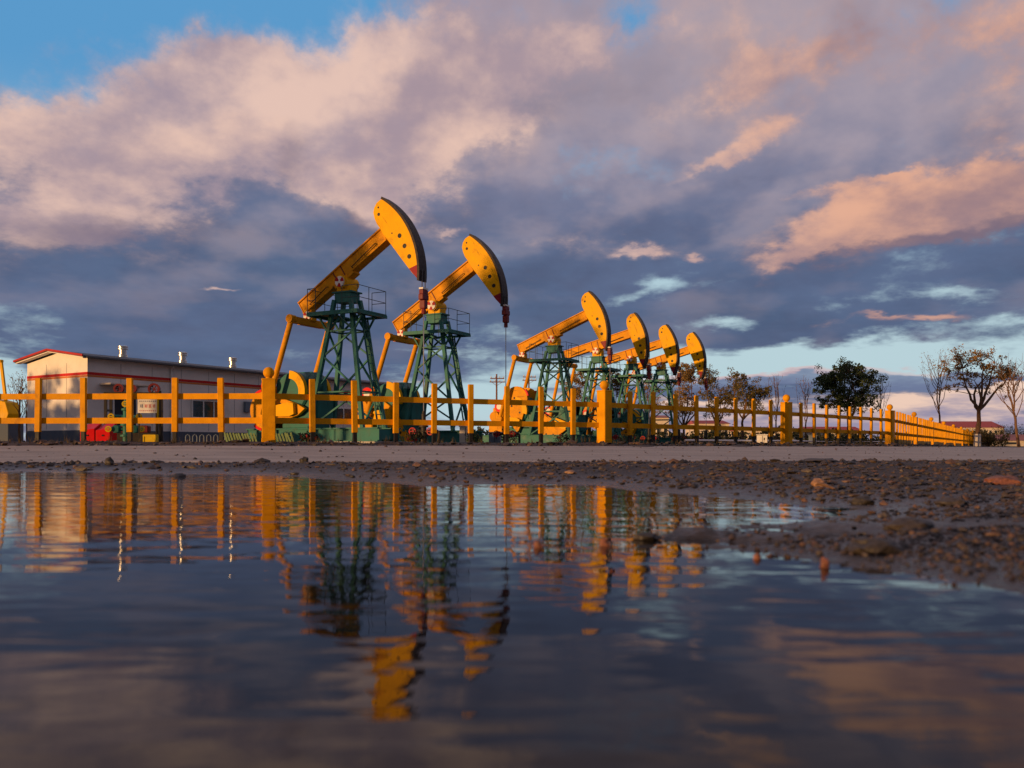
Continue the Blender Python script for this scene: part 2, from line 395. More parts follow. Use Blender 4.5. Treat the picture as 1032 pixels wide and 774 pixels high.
# ------------------------------------------------------------------ stones
def rock_mesh(seed, flat=.6, sub=2, jag=.35):
    import bmesh
    bm = bmesh.new(); bmesh.ops.create_icosphere(bm, subdivisions=sub, radius=1)
    rnd = random.Random(seed); o = Vector((rnd.random() * 50, rnd.random() * 50, rnd.random() * 50))
    from mathutils import noise
    for v in bm.verts:
        k = 1 + jag * noise.noise(v.co * 1.3 + o) + jag * .5 * noise.noise(v.co * 3.1 + o)
        v.co = v.co * k; v.co.z *= flat
    vs = [v.co.copy() for v in bm.verts]; fs = [[v.index for v in f.verts] for f in bm.faces]
    bm.free(); return vs, fs
def gravel_mat(name, cols):
    m, nt, b = new_mat(name); N, L = nt.nodes, nt.links
    g = N.new('ShaderNodeNewGeometry'); cr = N.new('ShaderNodeValToRGB'); L.new(g.outputs['Random Per Island'], cr.inputs[0])
    while len(cr.color_ramp.elements) < len(cols): cr.color_ramp.elements.new(.5)
    for i, c in enumerate(cols):
        cr.color_ramp.elements[i].position = i / (len(cols) - 1); cr.color_ramp.elements[i].color = (*c, 1)
    n = N.new('ShaderNodeTexNoise'); n.inputs['Scale'].default_value = 70; n.inputs['Detail'].default_value = 5; L.new(g.outputs['Position'], n.inputs['Vector'])
    mr = N.new('ShaderNodeMapRange'); mr.inputs[1].default_value = .3; mr.inputs[2].default_value = .7; mr.inputs[3].default_value = .6; mr.inputs[4].default_value = 1.4; L.new(n.outputs[0], mr.inputs[0])
    mu = N.new('ShaderNodeMix'); mu.data_type = 'RGBA'; mu.blend_type = 'MULTIPLY'; mu.inputs[0].default_value = 1
    L.new(cr.outputs[0], mu.inputs[6]); L.new(mr.outputs[0], mu.inputs[7]); L.new(mu.outputs[2], b.inputs['Base Color'])
    b.inputs['Roughness'].default_value = .6
    bp = N.new('ShaderNodeBump'); bp.inputs['Distance'].default_value = .004; L.new(n.outputs[0], bp.inputs['Height']); L.new(bp.outputs[0], b.inputs['Normal'])
    return m
M['gravel'] = gravel_mat('gravel', [(.022, .018, .017), (.04, .03, .027), (.075, .048, .038), (.03, .024, .023), (.13, .068, .045), (.028, .022, .021), (.09, .07, .06)])

protos = [rock_mesh(i, .55 + .35 * random.random(), 1, .85) for i in range(8)]
rng = np.random.default_rng(3)
def scatter(n, px0, px1, py0, py1, smin, smax, ok):
    pts = []
    tries = 0
    while len(pts) < n and tries < 60:
        tries += 1
        px = rng.uniform(px0, px1, n); py = rng.uniform(py0, py1, n)
        D = np.minimum((CAMH - .03) * F / (py - HY), 18); X = (px - HX) / F * D
        z = ground_z(X, D); k = ok(X, D, z)
        for x, d, zz in zip(X[k], D[k], z[k]): pts.append((x, d, zz))
    pts = pts[:n]
    return [(x, d, z, min(smin + (smax - smin) * rng.random() ** 4, .0034 * d * rng.uniform(.5, 1.3))) for x, d, z in pts]
g = MB()
P = scatter(9000, -60, 1150, 462, 640, .002, .026, lambda X, D, z: (z > .004 + .02 * rng.random(len(z)) ** 2) & (D < road_near(X) + .3) & (np.abs(D - 2.35) + np.abs(X - .2) * .35 > .45))
P += scatter(1000, 430, 1120, 462, 620, .012, .045, lambda X, D, z: (z > .014) & (D < road_near(X) + .2) & (D > 2.6))
P += scatter(260, 520, 1000, 510, 600, .004, .016, lambda X, D, z: (z > -.012) & (z < .012))
P += [(x, y, float(ground_z(np.array([x]), np.array([y]))[0]), s) for x, y, s in zip(rng.uniform(-12, 10, 900), rng.uniform(8, 11, 900), .01 + .035 * rng.random(900) ** 3) if y < road_near(x) + .2]
gx, gy = rng.uniform(.4, 7, 4200), rng.uniform(-1.5, 7, 4200); gzz = ground_z(gx, gy)
P += [(x, y, z, .004 + .016 * rng.random() ** 4) for x, y, z in zip(gx, gy, gzz) if z > .01 + .012 * rng.random() and (abs(x) > .62 * y or y < 1.2)]
for x in rng.uniform(-14, 22, 1500):
    y = road_far(np.array([x]))[0] + rng.uniform(-.25, 1.0); P.append((x, y, float(ground_z(np.array([x]), np.array([y]))[0]), .01 + .035 * rng.random() ** 3))
for x in rng.uniform(-14, 20, 260):
    y = road_far(np.array([x]))[0] + rng.uniform(-.1, .7); P.append((x, y, float(ground_z(np.array([x]), np.array([y]))[0]), .03 + .05 * rng.random() ** 2))
for x, y, z, s in P:
    vs, fs = protos[rng.integers(0, 8)]
    th = rng.uniform(0, 6.28); c, sn = math.cos(th), math.sin(th); sx = rng.uniform(.7, 2.0)
    g.add([(x + s * (v.x * sx * c - v.y * sn), y + s * (v.x * sx * sn + v.y * c), z + s * (v.z + .2)) for v in vs], fs)
gr = g.build('gravel', M['gravel'], smooth=False); tag(gr, kind='stuff')

# loose grit on the road
g = MB()
for _ in range(700):
    x = rng.uniform(-14, 16); t = rng.random(); y = road_near(x) * (1 - t) + road_far(np.array([x]))[0] * t
    z = float(base_z(np.array([x]), np.array([y]))[0]); s = .006 + .022 * rng.random() ** 4
    vs, fs = protos[rng.integers(0, 8)]
    g.add([(x + s * v.x, y + s * v.y, z + s * v.z) for v in vs], fs)
tag(g.build('road_grit', M['gravel']), kind='stuff')

wd = MB(); rw = random.Random(91)
for _ in range(330):
    x = rw.uniform(-14, 24); y = float(road_far(np.array([x]))[0]) + rw.uniform(.15, 1.1); z = float(ground_z(np.array([x]), np.array([y]))[0])
    for k in range(rw.randint(4, 9)):
        a = rw.uniform(0, 6.28); h = rw.uniform(.05, .16); l = rw.uniform(.02, .09); c, sn = math.cos(a), math.sin(a)
        wd.add([(x - .004 * sn, y + .004 * c, z - .01), (x + .004 * sn, y - .004 * c, z - .01), (x + l * c, y + l * sn, z + h)], [(0, 1, 2)])
M['weed'] = leaf_mat('dry_weeds', (.20, .13, .06), (.08, .07, .03))
tag(wd.build('verge_weeds', M['weed']), kind='stuff')
M['stone_dark'] = gravel_mat('dark_stone', [(.03, .025, .024), (.05, .038, .035)])
M['stone_red'] = gravel_mat('reddish_stone', [(.20, .075, .05), (.26, .10, .06)])
M['stone_tan'] = gravel_mat('tan_stone', [(.30, .16, .09), (.22, .13, .09)])
def stone(name, px, py, wpx, hpx, m, label, flat=.5, z0=None, cat='stone'):
    zz = .015 if z0 is None else z0
    D = (CAMH - zz) * F / (py + hpx * .4 - HY)
    if py < 468: D = min(D, 9.8)
    X = at(px, D); w = wpx * D / F / 2
    gzv = float(ground_z(np.array([X]), np.array([D]))[0]) if z0 is None else z0
    h = hpx * D / F
    vs, fs = rock_mesh(int(px * 7 + py), 1, 3, .4)
    b = MB().add([(v.x * w, v.y * w * .8, v.z * h * .62 + h * .3) for v in vs], fs)
    o = b.build(name, m, loc=(X, D, gzv), smooth=True)
    return tag(o, label, cat)
stone('rock', 177, 474, 22, 11, M['stone_dark'], 'large dark rock on the far shore of the puddle, below the left fence')
stone('rock', 915, 529, 48, 11, M['stone_dark'], 'flat black rock lying at the right end of the water channel')
stone('rock', 880, 546, 46, 16, M['stone_dark'], 'low dark clod of earth in the mud just below the flat black rock')
stone('stone', 110, 468, 9, 7, M['stone_dark'], 'small brown clod on the left shore beside the road edge')
stone('stone', 307, 467, 9, 7, M['stone_dark'], 'small dark stone standing at the road edge below the first fence pillar')
stone('stone', 575, 478, 13, 5, M['stone_tan'], 'sunlit orange stone on the dark bank below the second fence pillar')
stone('stone', 825, 489, 14, 9, M['stone_tan'], 'orange-brown stone beside a twig on the gravel bank')
stone('stone', 285, 478, 14, 5, M['stone_tan'], 'flat orange stone at the waterline below the first fence pillar')
stone('stone', 542, 550, 9, 9, M['stone_red'], 'reddish stone standing out of the puddle, leftmost of the four in the water', z0=-.004)
stone('stone', 609, 548, 10, 10, M['stone_red'], 'reddish stone standing out of the water near the orange pillar reflection', z0=-.004)
stone('stone', 763, 562, 8, 9, M['stone_red'], 'small round reddish stone in the shallows between the spit and the right bank', z0=-.004)
stone('stone', 831, 569, 9, 13, M['stone_red'], 'tall red-brown stone in the shallow water near the right shore', z0=-.004)
stone('stone', 652, 541, 26, 7, M['stone_dark'], 'dark clod on the muddy spit in the puddle', z0=0.)
stone('stone', 704, 536, 20, 6, M['stone_dark'], 'brown clod on the right end of the muddy spit', z0=0.)
stone('stone', 960, 505, 30, 9, M['stone_dark'], 'broad dark stone half sunk in the right bank')
stone('stone', 870, 502, 22, 9, M['stone_dark'], 'dark angular stone above the water channel on the right bank')
stone('stone', 1010, 488, 34, 10, M['stone_red'], 'reddish brown clod at the right edge of the gravel bank')
stone('stone', 827, 464, 34, 5, M['stone_dark'], 'long flat dark lump on the near edge of the road')
tw = MB()
D = 4.0; X = at(832, D); zt = float(ground_z(np.array([X]), np.array([D]))[0]) + .02
tw.tube([(X - .04, D, zt + .03), (X, D + .01, zt + .02), (X + .05, D + .02, zt)], [.006, .008, .005], 6)
tag(tw.build('twig', M['stone_tan']), 'short pale twig lying on the gravel bank beside an orange-brown stone', 'twig')

# ------------------------------------------------------------------ fences
def post_mb(x, y, rz):
    b = MB(); b.box((x, y, 1.005), (.125, .11, 1.0), rz, .012); return b
def foot_mb(x, y, rz):
    b = MB(); b.box((x, y, .39), (.075, .075, .25), rz); return b
def fence_run(root, pts, n_post=8, pil_first=True, pil_last=True):
    for i in range(len(pts) - 1):
        a, c = Vector(pts[i]), Vector(pts[i + 1]); d = (c - a); L = d.length; t = d / L; rz = math.atan2(t.y, t.x)
        nrm = Vector((t.y, -t.x))                 # towards the road
        for zc in (1.165, .717):
            b = MB(); p = a + t * .11 - nrm * .035; q = c - t * .11 - nrm * .035
            b.bar((p.x, p.y, zc), (q.x, q.y, zc), .045, .108)
            b.build('rail', M['fence'], root)
        for k in range(1, n_post + 1):
            p = a + d * (k / (n_post + 1)) + nrm * .030
            p = p + t * random.uniform(-.012, .012)
            o = MB().box((0, 0, .5), (.108, .07, 1.0), 0, .008).build('post', M['fence'], root)
            o.location = (p.x, p.y, .505 + random.uniform(-.012, .012)); o.rotation_euler = (random.gauss(0, .006), random.gauss(0, .008), rz + random.gauss(0, .02))
            f = MB().box((0, 0, -.12), (.07, .07, .25), 0).build('post_foot', M['black'], o)
def pillar(root, x, y, rz):
    b = MB()
    b.box((0, 0, .06), (.256, .256, .10), 0, .012)
    b.box((0, 0, .63), (.245, .245, 1.09), 0, .012)
    b.box((0, 0, 1.175), (.258, .258, .04), 0, .014)
    o = b.build('pillar', M['fence'], root, (x, y, GZ - .02)); o.rotation_euler = (0, 0, rz)
    s = MB(); pr = [(.05, 1.2), (.055, 1.225)]
    for k in range(0, 13):
        th = -math.pi / 2 * .85 + (math.pi * .925) * k / 12; pr.append((max(.004, .102 * math.cos(th)), 1.308 + .102 * math.sin(th)))
    s.lathe(pr, n=20).build('ball_finial', M['fence'], o, smooth=True)
def rzof(i, pts):
    a = Vector(pts[max(0, i - 1)]); c = Vector(pts[min(len(pts) - 1, i + 1)]); d = c - a; return math.atan2(d.y, d.x)
fl = thing('rail_fence', 'orange two-rail post fence in front of the white building, left of the ball-topped pillar', 'fence', (0, 0, 0))
lp = [LEFT[1], LEFT[0], PIL[0]]
fence_run(fl, lp)
pillar(fl, *LEFT[0], 0.)
fm = thing('rail_fence', 'orange two-rail post fence with four ball-topped pillars running past the pumpjacks', 'fence', (0, 0, 0))
fence_run(fm, PIL[:4])
for i in range(4): pillar(fm, *PIL[i], R([15, 43, 45, 50][i]))
fr = thing('rail_fence', 'bright yellow sunlit fence receding to the right-hand tree, seen end on', 'fence', (0, 0, 0))
fence_run(fr, PIL[3:])
for i in range(4, len(PIL)): pillar(fr, *PIL[i], rzof(i, PIL))

# ------------------------------------------------------------------ pumpjacks
PHI = R(27); PZ = 6.11; RH = 3.28
def rot2(p, u, v): return (u * math.cos(p) - v * math.sin(p), u * math.sin(p) + v * math.cos(p))
EQ = (-2.22, -.30); SH = (-2.0, 1.34); RC, LP = .95, 3.62
def linkage(p):
    ex, ez = rot2(p, *EQ); ez += PZ
    dx, dz = SH[0] - ex, SH[1] - ez; d = math.hypot(dx, dz)
    c = max(-1, min(1, (LP * LP + d * d - RC * RC) / (2 * LP * d)))
    base = math.atan2(dz, dx); th = base - math.acos(c)      # rearward solution
    px, pz = ex + LP * math.cos(th), ez + LP * math.sin(th)
    return (ex, ez), th, math.atan2(pz - SH[1], px - SH[0])

def cap_disc(parent, x, y, z, r, side=-1, loc=None):
    b = MB().ring((0, 0), .001, r, 0, side * .05, 16)
    o = b.build('bearing_cap', M['white'], parent, (x, y, z))
    for k in range(3):
        MB().ring((0, 0), r * .3, r * 1.02, side * .051, side * .06, 5, k * 2.094, k * 2.094 + .9).build('red_mark', M['red'], o)
    return o

def make_jack():
    root = thing('pumpjack', 'x', 'pumpjack')
    # foundation and skid
    MB().box((-1.2, 0, .06), (6.8, 2.4, .13)).build('foundation', M['concrete'], root)
    b = MB()
    for y in (-.62, .62):
        b.box((-1.2, y, .155), (6.2, .26, .05)); b.box((-1.2, y, .38), (6.2, .05, .40)); b.box((-1.2, y, .605), (6.2, .26, .05))
    for x in (-4.1, -3.1, -2.0, -.9, .3, 1.6): b.box((x, 0, .38), (.16, 1.16, .36))
    b.build('skid', M['green'], root)
    b = MB().box((-1.95, 0, .86), (1.5, 1.0, .46), 0, .03); b.build('gearbox_pedestal', M['green'], root)
    # samson post
    sp = MB(); ztop = 5.62
    def leg(sx, sy, z): k = z / ztop; return Vector((sx * (1.22 + (.33 - 1.22) * k), sy * (.70 + (.25 - .70) * k), .62 + z * (1 - .62 / ztop)))
    sp.box((0, 0, 5.45), (.74, .56, .36), 0, .01); sp.box((0, 0, 5.655), (.9, .66, .05))
    zs = [0, 1.5, 3.0, 4.05, 4.9]
    for f in range(4):
        c = [(-1, -1), (1, -1), (1, 1), (-1, 1)]; A, B = c[f], c[(f + 1) % 4]
        for k in range(len(zs) - 1):
            p, q = (A, B) if k % 2 == 0 else (B, A)
            sp.bar(leg(*p, zs[k]), leg(*q, zs[k + 1]), .062, .062)
            if k in (1, 3): sp.bar(leg(*A, zs[k]), leg(*B, zs[k]), .055, .055)
    s = sp.build('samson_post', M['green'], root)
    for sx in (-1, 1):
        for sy in (-1, 1):
            MB().bar(leg(sx, sy, -.02), leg(sx, sy, 5.35), .14, .14).build('leg', M['green'], s)
    # ladder up the front face
    lb = MB()
    for y in (-.05, .33):
        lb.bar((1.36, y * .9 + .1, .65), (.62, y * .9 + .1, 4.75), .05, .05)
    for k in range(13):
        t = (k + .5) / 13; x = 1.36 + (.62 - 1.36) * t; z = .65 + 4.1 * t
        lb.bar((x, .055, z), (x, .395, z), .03, .03)
    lb.build('ladder', M['green'], s)
    # platform and railing
    pl = MB()
    pl.box((.0, -.62, 4.86), (2.3, .62, .05)); pl.box((.86, .28, 4.86), (.62, 1.18, .05)); pl.box((-.86, .28, 4.86), (.62, 1.18, .05))
    for y in (-.9, .85): pl.box((0, y, 4.79), (2.3, .06, .10))
    for x in (-1.13, 1.13): pl.box((x, 0, 4.79), (.06, 1.84, .10))
    for sx in (-1, 1):
        for y in (-.4, .4): pl.bar((sx * 1.0, y, 4.80), (sx * .55, y, 4.1), .06, .06)
    pf = pl.build('platform', M['green'], root)
    def rail(path):
        rl = MB()
        for z in (5.32, 5.75):
            for p, q in zip(path[:-1], path[1:]): rl.tube([(p[0], p[1], z), (q[0], q[1], z)], .013, 5)
        for p in path: rl.tube([(p[0], p[1], 4.86), (p[0], p[1], 5.75)], .013, 5)
        rl.build('railing', M['rail'], pf)
    rail([(.45, -.9), (1.13, -.9), (1.13, -.2), (1.13, .86), (.5, .86)])
    rail([(-.45, .86), (-1.13, .86), (-1.13, .1), (-1.13, -.9), (-.75, -.9)])
    # saddle bearing
    sb = MB().box((0, 0, 5.80), (.62, .5, .25), 0, .03); sb.tube([(0, -.42, PZ - .10), (0, .42, PZ - .10)], .24, 16)
    so = sb.build('saddle_bearing', M['yellow'], root, smooth=True)
    cap_disc(so, 0, -.42, PZ - .10, .20)
    # walking beam (local frame = beam frame, pivot at origin)
    wb = MB()
    wb.box((.03, 0, .58), (4.5, .42, .05)); wb.box((.03, 0, .085), (4.5, .42, .05)); wb.box((.03, -.13, .333), (4.5, .04, .446)); wb.box((.03, .13, .333), (4.5, .04, .446))
    wb.box((-2.21, 0, .333), (.03, .36, .44))
    wb.box((0, 0, .01), (1.0, .40, .10))
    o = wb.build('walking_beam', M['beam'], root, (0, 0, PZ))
    st = MB()
    for x in (-.28, .12): st.box((x, -.163, .333), (.03, .03, .44)); st.box((x, .163, .333), (.03, .03, .44))
    st.build('stiffener', M['darkred'], o)
    for x0, x1 in ((.55, 1.85), (-1.75, -.75)):
        for sy in (-1, 1):
            MB().tube([(x0, sy * .16, .16), (x0, sy * .24, .17), (x1, sy * .24, .24), (x1, sy * .16, .25)], .018, 6).build('grab_rail', M['black'], o)
    # horse head
    out = []
    for k in range(17):
        th = R(25.6 + (-36.9 - 25.6) * k / 16); out.append((RH * math.cos(th), RH * math.sin(th)))
    back = [(2.53, -1.60), (2.44, -.9), (2.35, -.13), (2.29, .30), (2.29, .62), (2.27, .82), (2.30, 1.04), (2.37, 1.25), (2.50, 1.38), (2.68, 1.46), (2.85, 1.455)]
    out += back
    h = MB().prism(out, -.22, .22).build('horse_head', M['yellow'], root, (0, 0, PZ), bevel=.02)
    arc = MB()
    a = [(R(26.4 + (-37.6 - 26.4) * k / 20)) for k in range(21)]
    pro = [((RH + .055) * math.cos(t), (RH + .055) * math.sin(t)) for t in a] + [((RH - .03) * math.cos(t), (RH - .03) * math.sin(t)) for t in reversed(a)]
    arc.prism(pro, -.255, .255).build('arc_plate', M['belt'], h)
    tip = [(RH * math.cos(R(t)) - .035, RH * math.sin(R(t))) for t in (-27.5, -29, -31, -33, -35, -36.8)] + [(2.61, -1.93), (2.515, -1.42)]
    MB().prism(tip, -.226, .226).build('red_tip', M['maroon'], h)
    for (x, z, r) in ((2.83, -.18, .085), (2.80, -.62, .085), (2.76, -1.06, .085), (2.53, 1.04, .06), (2.65, 1.26, .038), (2.62, .1, .03)):
        bh = MB().tube([(x, -.218, z), (x, -.2235, z)], r, 14)
        bh.tube([(x, .218, z), (x, .2235, z)], r, 14); bh.build('bolt_hole', M['black'], h)
    # equalizer (origin at its pin)
    eq = MB()
    eq.bar((0, -1.12, -.30), (0, 1.12, -.30), .22, .24)
    eq.box((0, 0, -.38), (.2, 1.3, .12)); eq.box((0, 0, -.1), (.34, .30, .30), 0, .02)
    eq.box((0, 0, .1), (.26, .26, .30))
    for y in (-1.1, 1.1): eq.tube([(0, y - .14, -.28), (0, y + .14, -.28)], .155, 14)
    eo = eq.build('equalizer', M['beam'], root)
    cap_disc(eo, -.02, -.16, -.05, .17)
    # pitman arms (origin at top pin, pointing along +x)
    for y in (-1.1, 1.1):
        p = MB().tube([(0, y, 0), (LP, y, 0)], .105, 12)
        p.box((.0, y, 0), (.30, .2, .26), 0, .03); p.box((LP, y, 0), (.34, .22, .34), 0, .03)
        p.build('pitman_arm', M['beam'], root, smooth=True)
    # gearbox
    gb = MB(); gb.tube([(-2.15, -.62, 2.0), (-2.15, -.55, 2.0), (-2.15, .55, 2.0), (-2.15, .62, 2.0)], [.70, .76, .76, .70], 24)
    gb.box((-1.75, 0, 1.45), (1.5, 1.0, 1.0), 0, .05)
    go = gb.build('gearbox', M['green'], root, smooth=True)
    for y in (-.70, .70): MB().ring((-2.15, 2.0), .50, .80, y - .09, y + .09, 14, R(-15), R(85)).build('drum_guard', M['yellow'], go)
    rb = MB()
    for k in range(3): rb.box((-2.15, -.25 + .25 * k, 2.02), (1.56, .04, 1.56), 0, .3)
    rb.build('cooling_rib', M['green'], go)
    # crank arms (pointing along +x from the shaft) and counterweights (own phase)
    for y in (-.86, .86):
        c = MB().prism([(-.22, -.2), (0, -.26), (.5, -.22), (1.05, -.15), (1.12, 0), (1.05, .15), (.5, .22), (0, .26), (-.22, .2)], y - .07, y + .07)
        c.build('crank_arm', M['yellow'], root)
        sgn = -1 if y < 0 else 1
        w = [(-.62, -.02), (-.3, -.18)] + [(1.35 + .75 * math.cos(R(t)) * .95, .72 * math.sin(R(t))) for t in range(-95, 100, 15)] + [(-.3, .22)]
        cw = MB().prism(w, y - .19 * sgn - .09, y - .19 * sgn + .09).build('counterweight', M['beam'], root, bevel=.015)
        if y < 0:
            cw.name = 'counterweight'
        for t0, t1 in ((50, 80), (-80, -50)):
            MB().ring((1.35, 0), .70, .80, y - .19 * sgn - .10, y - .19 * sgn + .10, 6, R(t0), R(t1)).build('red_edge', M['brightred'], cw)
        bo = MB()
        for (bx, bz) in ((.2, .1), (.55, -.2), (.95, .3), (1.0, -.35), (1.4, .1)):
            bo.tube([(bx, y - .19 * sgn - .094, bz), (bx, y - .19 * sgn + .094, bz)], .065, 10)
        bo.build('bolt_hole', M['black'], cw)
    # motor, belt pulley and guard behind the gearbox
    mb = MB().box((-3.55, -.1, 1.0), (.9, .7, .75), 0, .05); mb.tube([(-3.55, -.6, 1.7), (-3.55, .5, 1.7)], .30, 18)
    mb.box((-3.4, -.1, 1.95), (.7, .6, .55), 0, .05)
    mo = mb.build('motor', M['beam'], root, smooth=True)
    pu = MB().ring((-3.05, 2.25), .16, .30, -.92, -.80, 24); pu.build('belt_pulley', M['brightred'], root)
    pw = MB().ring((-3.05, 2.25), .001, .16, -.94, -.82, 18); pw.build('pulley_hub', M['white'], root)
    # bridle, carrier bar, polished rod (unit length downwards)
    br = MB()
    for y in (-.1, .1): br.tube([(0, y, 0), (0, y, -1)], .017, 6)
    br.build('bridle_rope', M['rope'], root)
    cb = MB(); cb.box((0, 0, .0), (.2, .40, .2), 0, .02); cb.box((0, 0, -.26), (.22, .22, .30), 0, .02); cb.tube([(0, 0, -.4), (0, 0, -.6)], .08, 10); cb.box((0, 0, .18), (.16, .34, .14))
    co = cb.build('carrier_bar', M['darkred'], root)
    MB().box((0, 0, .30), (.17, .35, .06)).build('clamp', M['white'], co)
    MB().tube([(0, 0, 0), (0, 0, -1)], .020, 8).build('polished_rod', M['steel'], root)
    return root

def pose(root, p, cwang, carrier):
    E, th, ck = linkage(p)
    for o in root.children:
        k = o.name.split('.')[0]
        if k in ('walking_beam', 'horse_head'): o.rotation_euler = (0, -p, 0)
        elif k == 'equalizer': o.location = (E[0], 0, E[1] + .28)
        elif k == 'pitman_arm': o.location = (E[0], 0, E[1]); o.rotation_euler = (0, -th, 0)
        elif k == 'crank_arm': o.location = (SH[0], 0, SH[1]); o.rotation_euler = (0, -ck, 0)
        elif k == 'counterweight': o.location = (SH[0], 0, SH[1]); o.rotation_euler = (0, -cwang, 0)
        elif k == 'bridle_rope': o.location = (RH + .08, 0, PZ + .1); o.scale = (1, 1, .1 - carrier - .1)
        elif k == 'carrier_bar': o.location = (RH + .08, 0, PZ + carrier)
        elif k == 'polished_rod': o.location = (RH + .08, 0, PZ + carrier - .55); o.scale = (1, 1, PZ + carrier - .55 - 1.05)
JACKS = [(-6.13, 33.0, 32.4, 180, -.87, 'nearest and tallest orange pumpjack, leftmost of the row, head fully sunlit'),
         (-3.25, 38.44, 31.5, -70, -.60, 'second pumpjack from the left, steeply tilted beam, its rod clear against the sky'),
         (2.40, 50.34, 22.0, 92, -1.0, 'third pumpjack from the left, first beyond the wide gap in the row'),
         (5.47, 56.33, 14.6, 200, -1.38, 'fourth pumpjack from the left, its beam partly behind the third one\'s head'),
         (8.29, 61.38, 14.0, 140, -1.45, 'fifth pumpjack from the left, second farthest of the row'),
         (11.08, 65.83, 15.5, 230, -1.45, 'farthest and smallest orange pumpjack at the right end of the row')]
jack = make_jack()
for i, (x, y, p, cw, cz, lab) in enumerate(JACKS):
    o = jack if i == 0 else copy_tree(jack)
    o.location = (x, y, GZ); o.rotation_euler = (0, 0, -PHI)
    o['label'] = lab; o['group'] = 'pumpjacks in a row behind the fence'
    pose(o, R(p), R(cw), cz)

# wellheads under each rod
def make_wellhead():
    r = thing('wellhead', 'x', 'wellhead')
    b = MB(); b.lathe([(.22, 0), (.22, .08), (.12, .09), (.12, .3), (.2, .31), (.2, .37), (.1, .38), (.1, .62), (.17, .63), (.17, .69), (.08, .7), (.08, 1.1), (.05, 1.12), (.05, 1.2)], n=14)
    b.tube([(-.55, 0, .48), (.55, 0, .48)], .06, 10); b.box((.35, 0, .48), (.2, .18, .2), 0, .02); b.box((-.35, 0, .48), (.2, .18, .2), 0, .02)
    b.tube([(.55, 0, .48), (.6, 0, .44), (.6, 0, 0)], .05, 8)
    b.build('valve_body', M['clutter'], r, smooth=True)
    for s in (-1, 1):
        w = MB().ring((s * .35, .48), .11, .14, -.2, -.17, 16); w.bar((s * .35 - .13, -.185, .48), (s * .35 + .13, -.185, .48), .02, .02); w.bar((s * .35, -.185, .35), (s * .35, -.185, .61), .02, .02)
        w.build('handwheel', M['red'], r)
    return r
wl = ['oily wellhead with red handwheels under the nearest pumpjack\'s rod', 'oily wellhead with red handwheels under the second pumpjack\'s rod',
      'oily wellhead with red handwheels under the third pumpjack\'s head', 'small wellhead with red handwheels under the fourth pumpjack\'s head',
      'small wellhead with red handwheels under the fifth pumpjack\'s head', 'smallest wellhead with red handwheels under the farthest pumpjack\'s head']
wh = make_wellhead()
for i, J in enumerate(JACKS):
    o = wh if i == 0 else copy_tree(wh)
    o.location = (J[0] + (RH + .08) * math.cos(PHI), J[1] - (RH + .08) * math.sin(PHI), GZ); o.rotation_euler = (0, 0, R(-20))
    o['label'] = wl[i]; o['group'] = 'wellheads under the pumpjacks'

# ------------------------------------------------------------------ white building
ul = Vector((.53, .848)); ug = Vector((-.848, .53))
bc = Vector((-20.1, 42.0)); BL, BW, BH = 24.5, 5.1, 4.15
brz = math.atan2(ul.y, ul.x)                    # local x runs along the long wall, local y across the gable
bd = thing('site_building', 'long white building with red stripe, low red-edged gable roof and steel roof vents', 'building', (bc.x, bc.y, GZ), brz)
w = MB()
w.prism([(0, 0), (BL, 0), (BL, BH), (0, BH)], 0, .2)
w.prism([(0, 0), (BL, 0), (BL, BH), (0, BH)], BW - .2, BW)
for x in (0, BL - .2):
    n0 = len(w.v)
    w.add([(x, .2, 0), (x, BW - .2, 0), (x, BW - .2, BH), (x, BW / 2, BH + .36), (x, .2, BH), (x + .2, .2, 0), (x + .2, BW - .2, 0), (x + .2, BW - .2, BH), (x + .2, BW / 2, BH + .36), (x + .2, .2, BH)],
          [(4, 3, 2, 1, 0), (5, 6, 7, 8, 9), (0, 1, 6, 5), (1, 2, 7, 6), (2, 3, 8, 7), (3, 4, 9, 8), (4, 0, 5, 9)])
nf = len(w.f)                                   # panel joints belong to the wall's own surface
for k in range(1, 14): w.box((k * 1.75, -.003, 2.4), (.012, .008, 3.2))
for k in range(1, 3): w.box((-.003, k * 1.7, 2.4), (.008, .012, 3.2))
wo = w.build('wall', M['wall'], bd); wo.data.materials.append(M['plinth'])
for p in wo.data.polygons:
    if p.index >= nf: p.material_index = 1
pm = MB(); pm.box((BL / 2, -.006, .37), (BL + .03, .02, .74)); pm.box((-.006, BW / 2, .37), (.02, BW + .02, .74)); pm.build('plinth', M['plinth'], bd)
sm_ = MB(); sm_.box((BL / 2, -.008, 3.43), (BL + .03, .02, .13)); sm_.box((-.008, BW / 2, 3.43), (.02, BW + .02, .13)); sm_.build('red_stripe', M['stripe'], bd)
sm_ = MB(); sm_.box((BL / 2, -.008, 3.31), (BL + .03, .02, .08)); sm_.box((-.008, BW / 2, 3.31), (.02, BW + .02, .08)); sm_.build('orange_stripe', M['stripe2'], bd)
rf = MB()
for y0, y1 in ((-.35, BW / 2), (BW + .35, BW / 2)):
    z0, z1 = BH - .0, BH + .42
    rf.add([(-.45, y0, z0), (BL + .4, y0, z0), (BL + .4, y1, z1), (-.45, y1, z1), (-.45, y0, z0 + .08), (BL + .4, y0, z0 + .08), (BL + .4, y1, z1 + .08), (-.45, y1, z1 + .08)],
           [(3, 2, 1, 0), (4, 5, 6, 7), (0, 1, 5, 4), (1, 2, 6, 5), (2, 3, 7, 6), (3, 0, 4, 7)])
ro = rf.build('roof', M['roof'], bd)
fe = MB()
for y0, y1 in ((-.38, BW / 2), (BW + .38, BW / 2)):
    fe.bar((-.48, y0, BH + .075), (-.48, y1, BH + .50), .06, .10)
fe.build('gable_trim', M['roofred'], ro)
fe = MB()
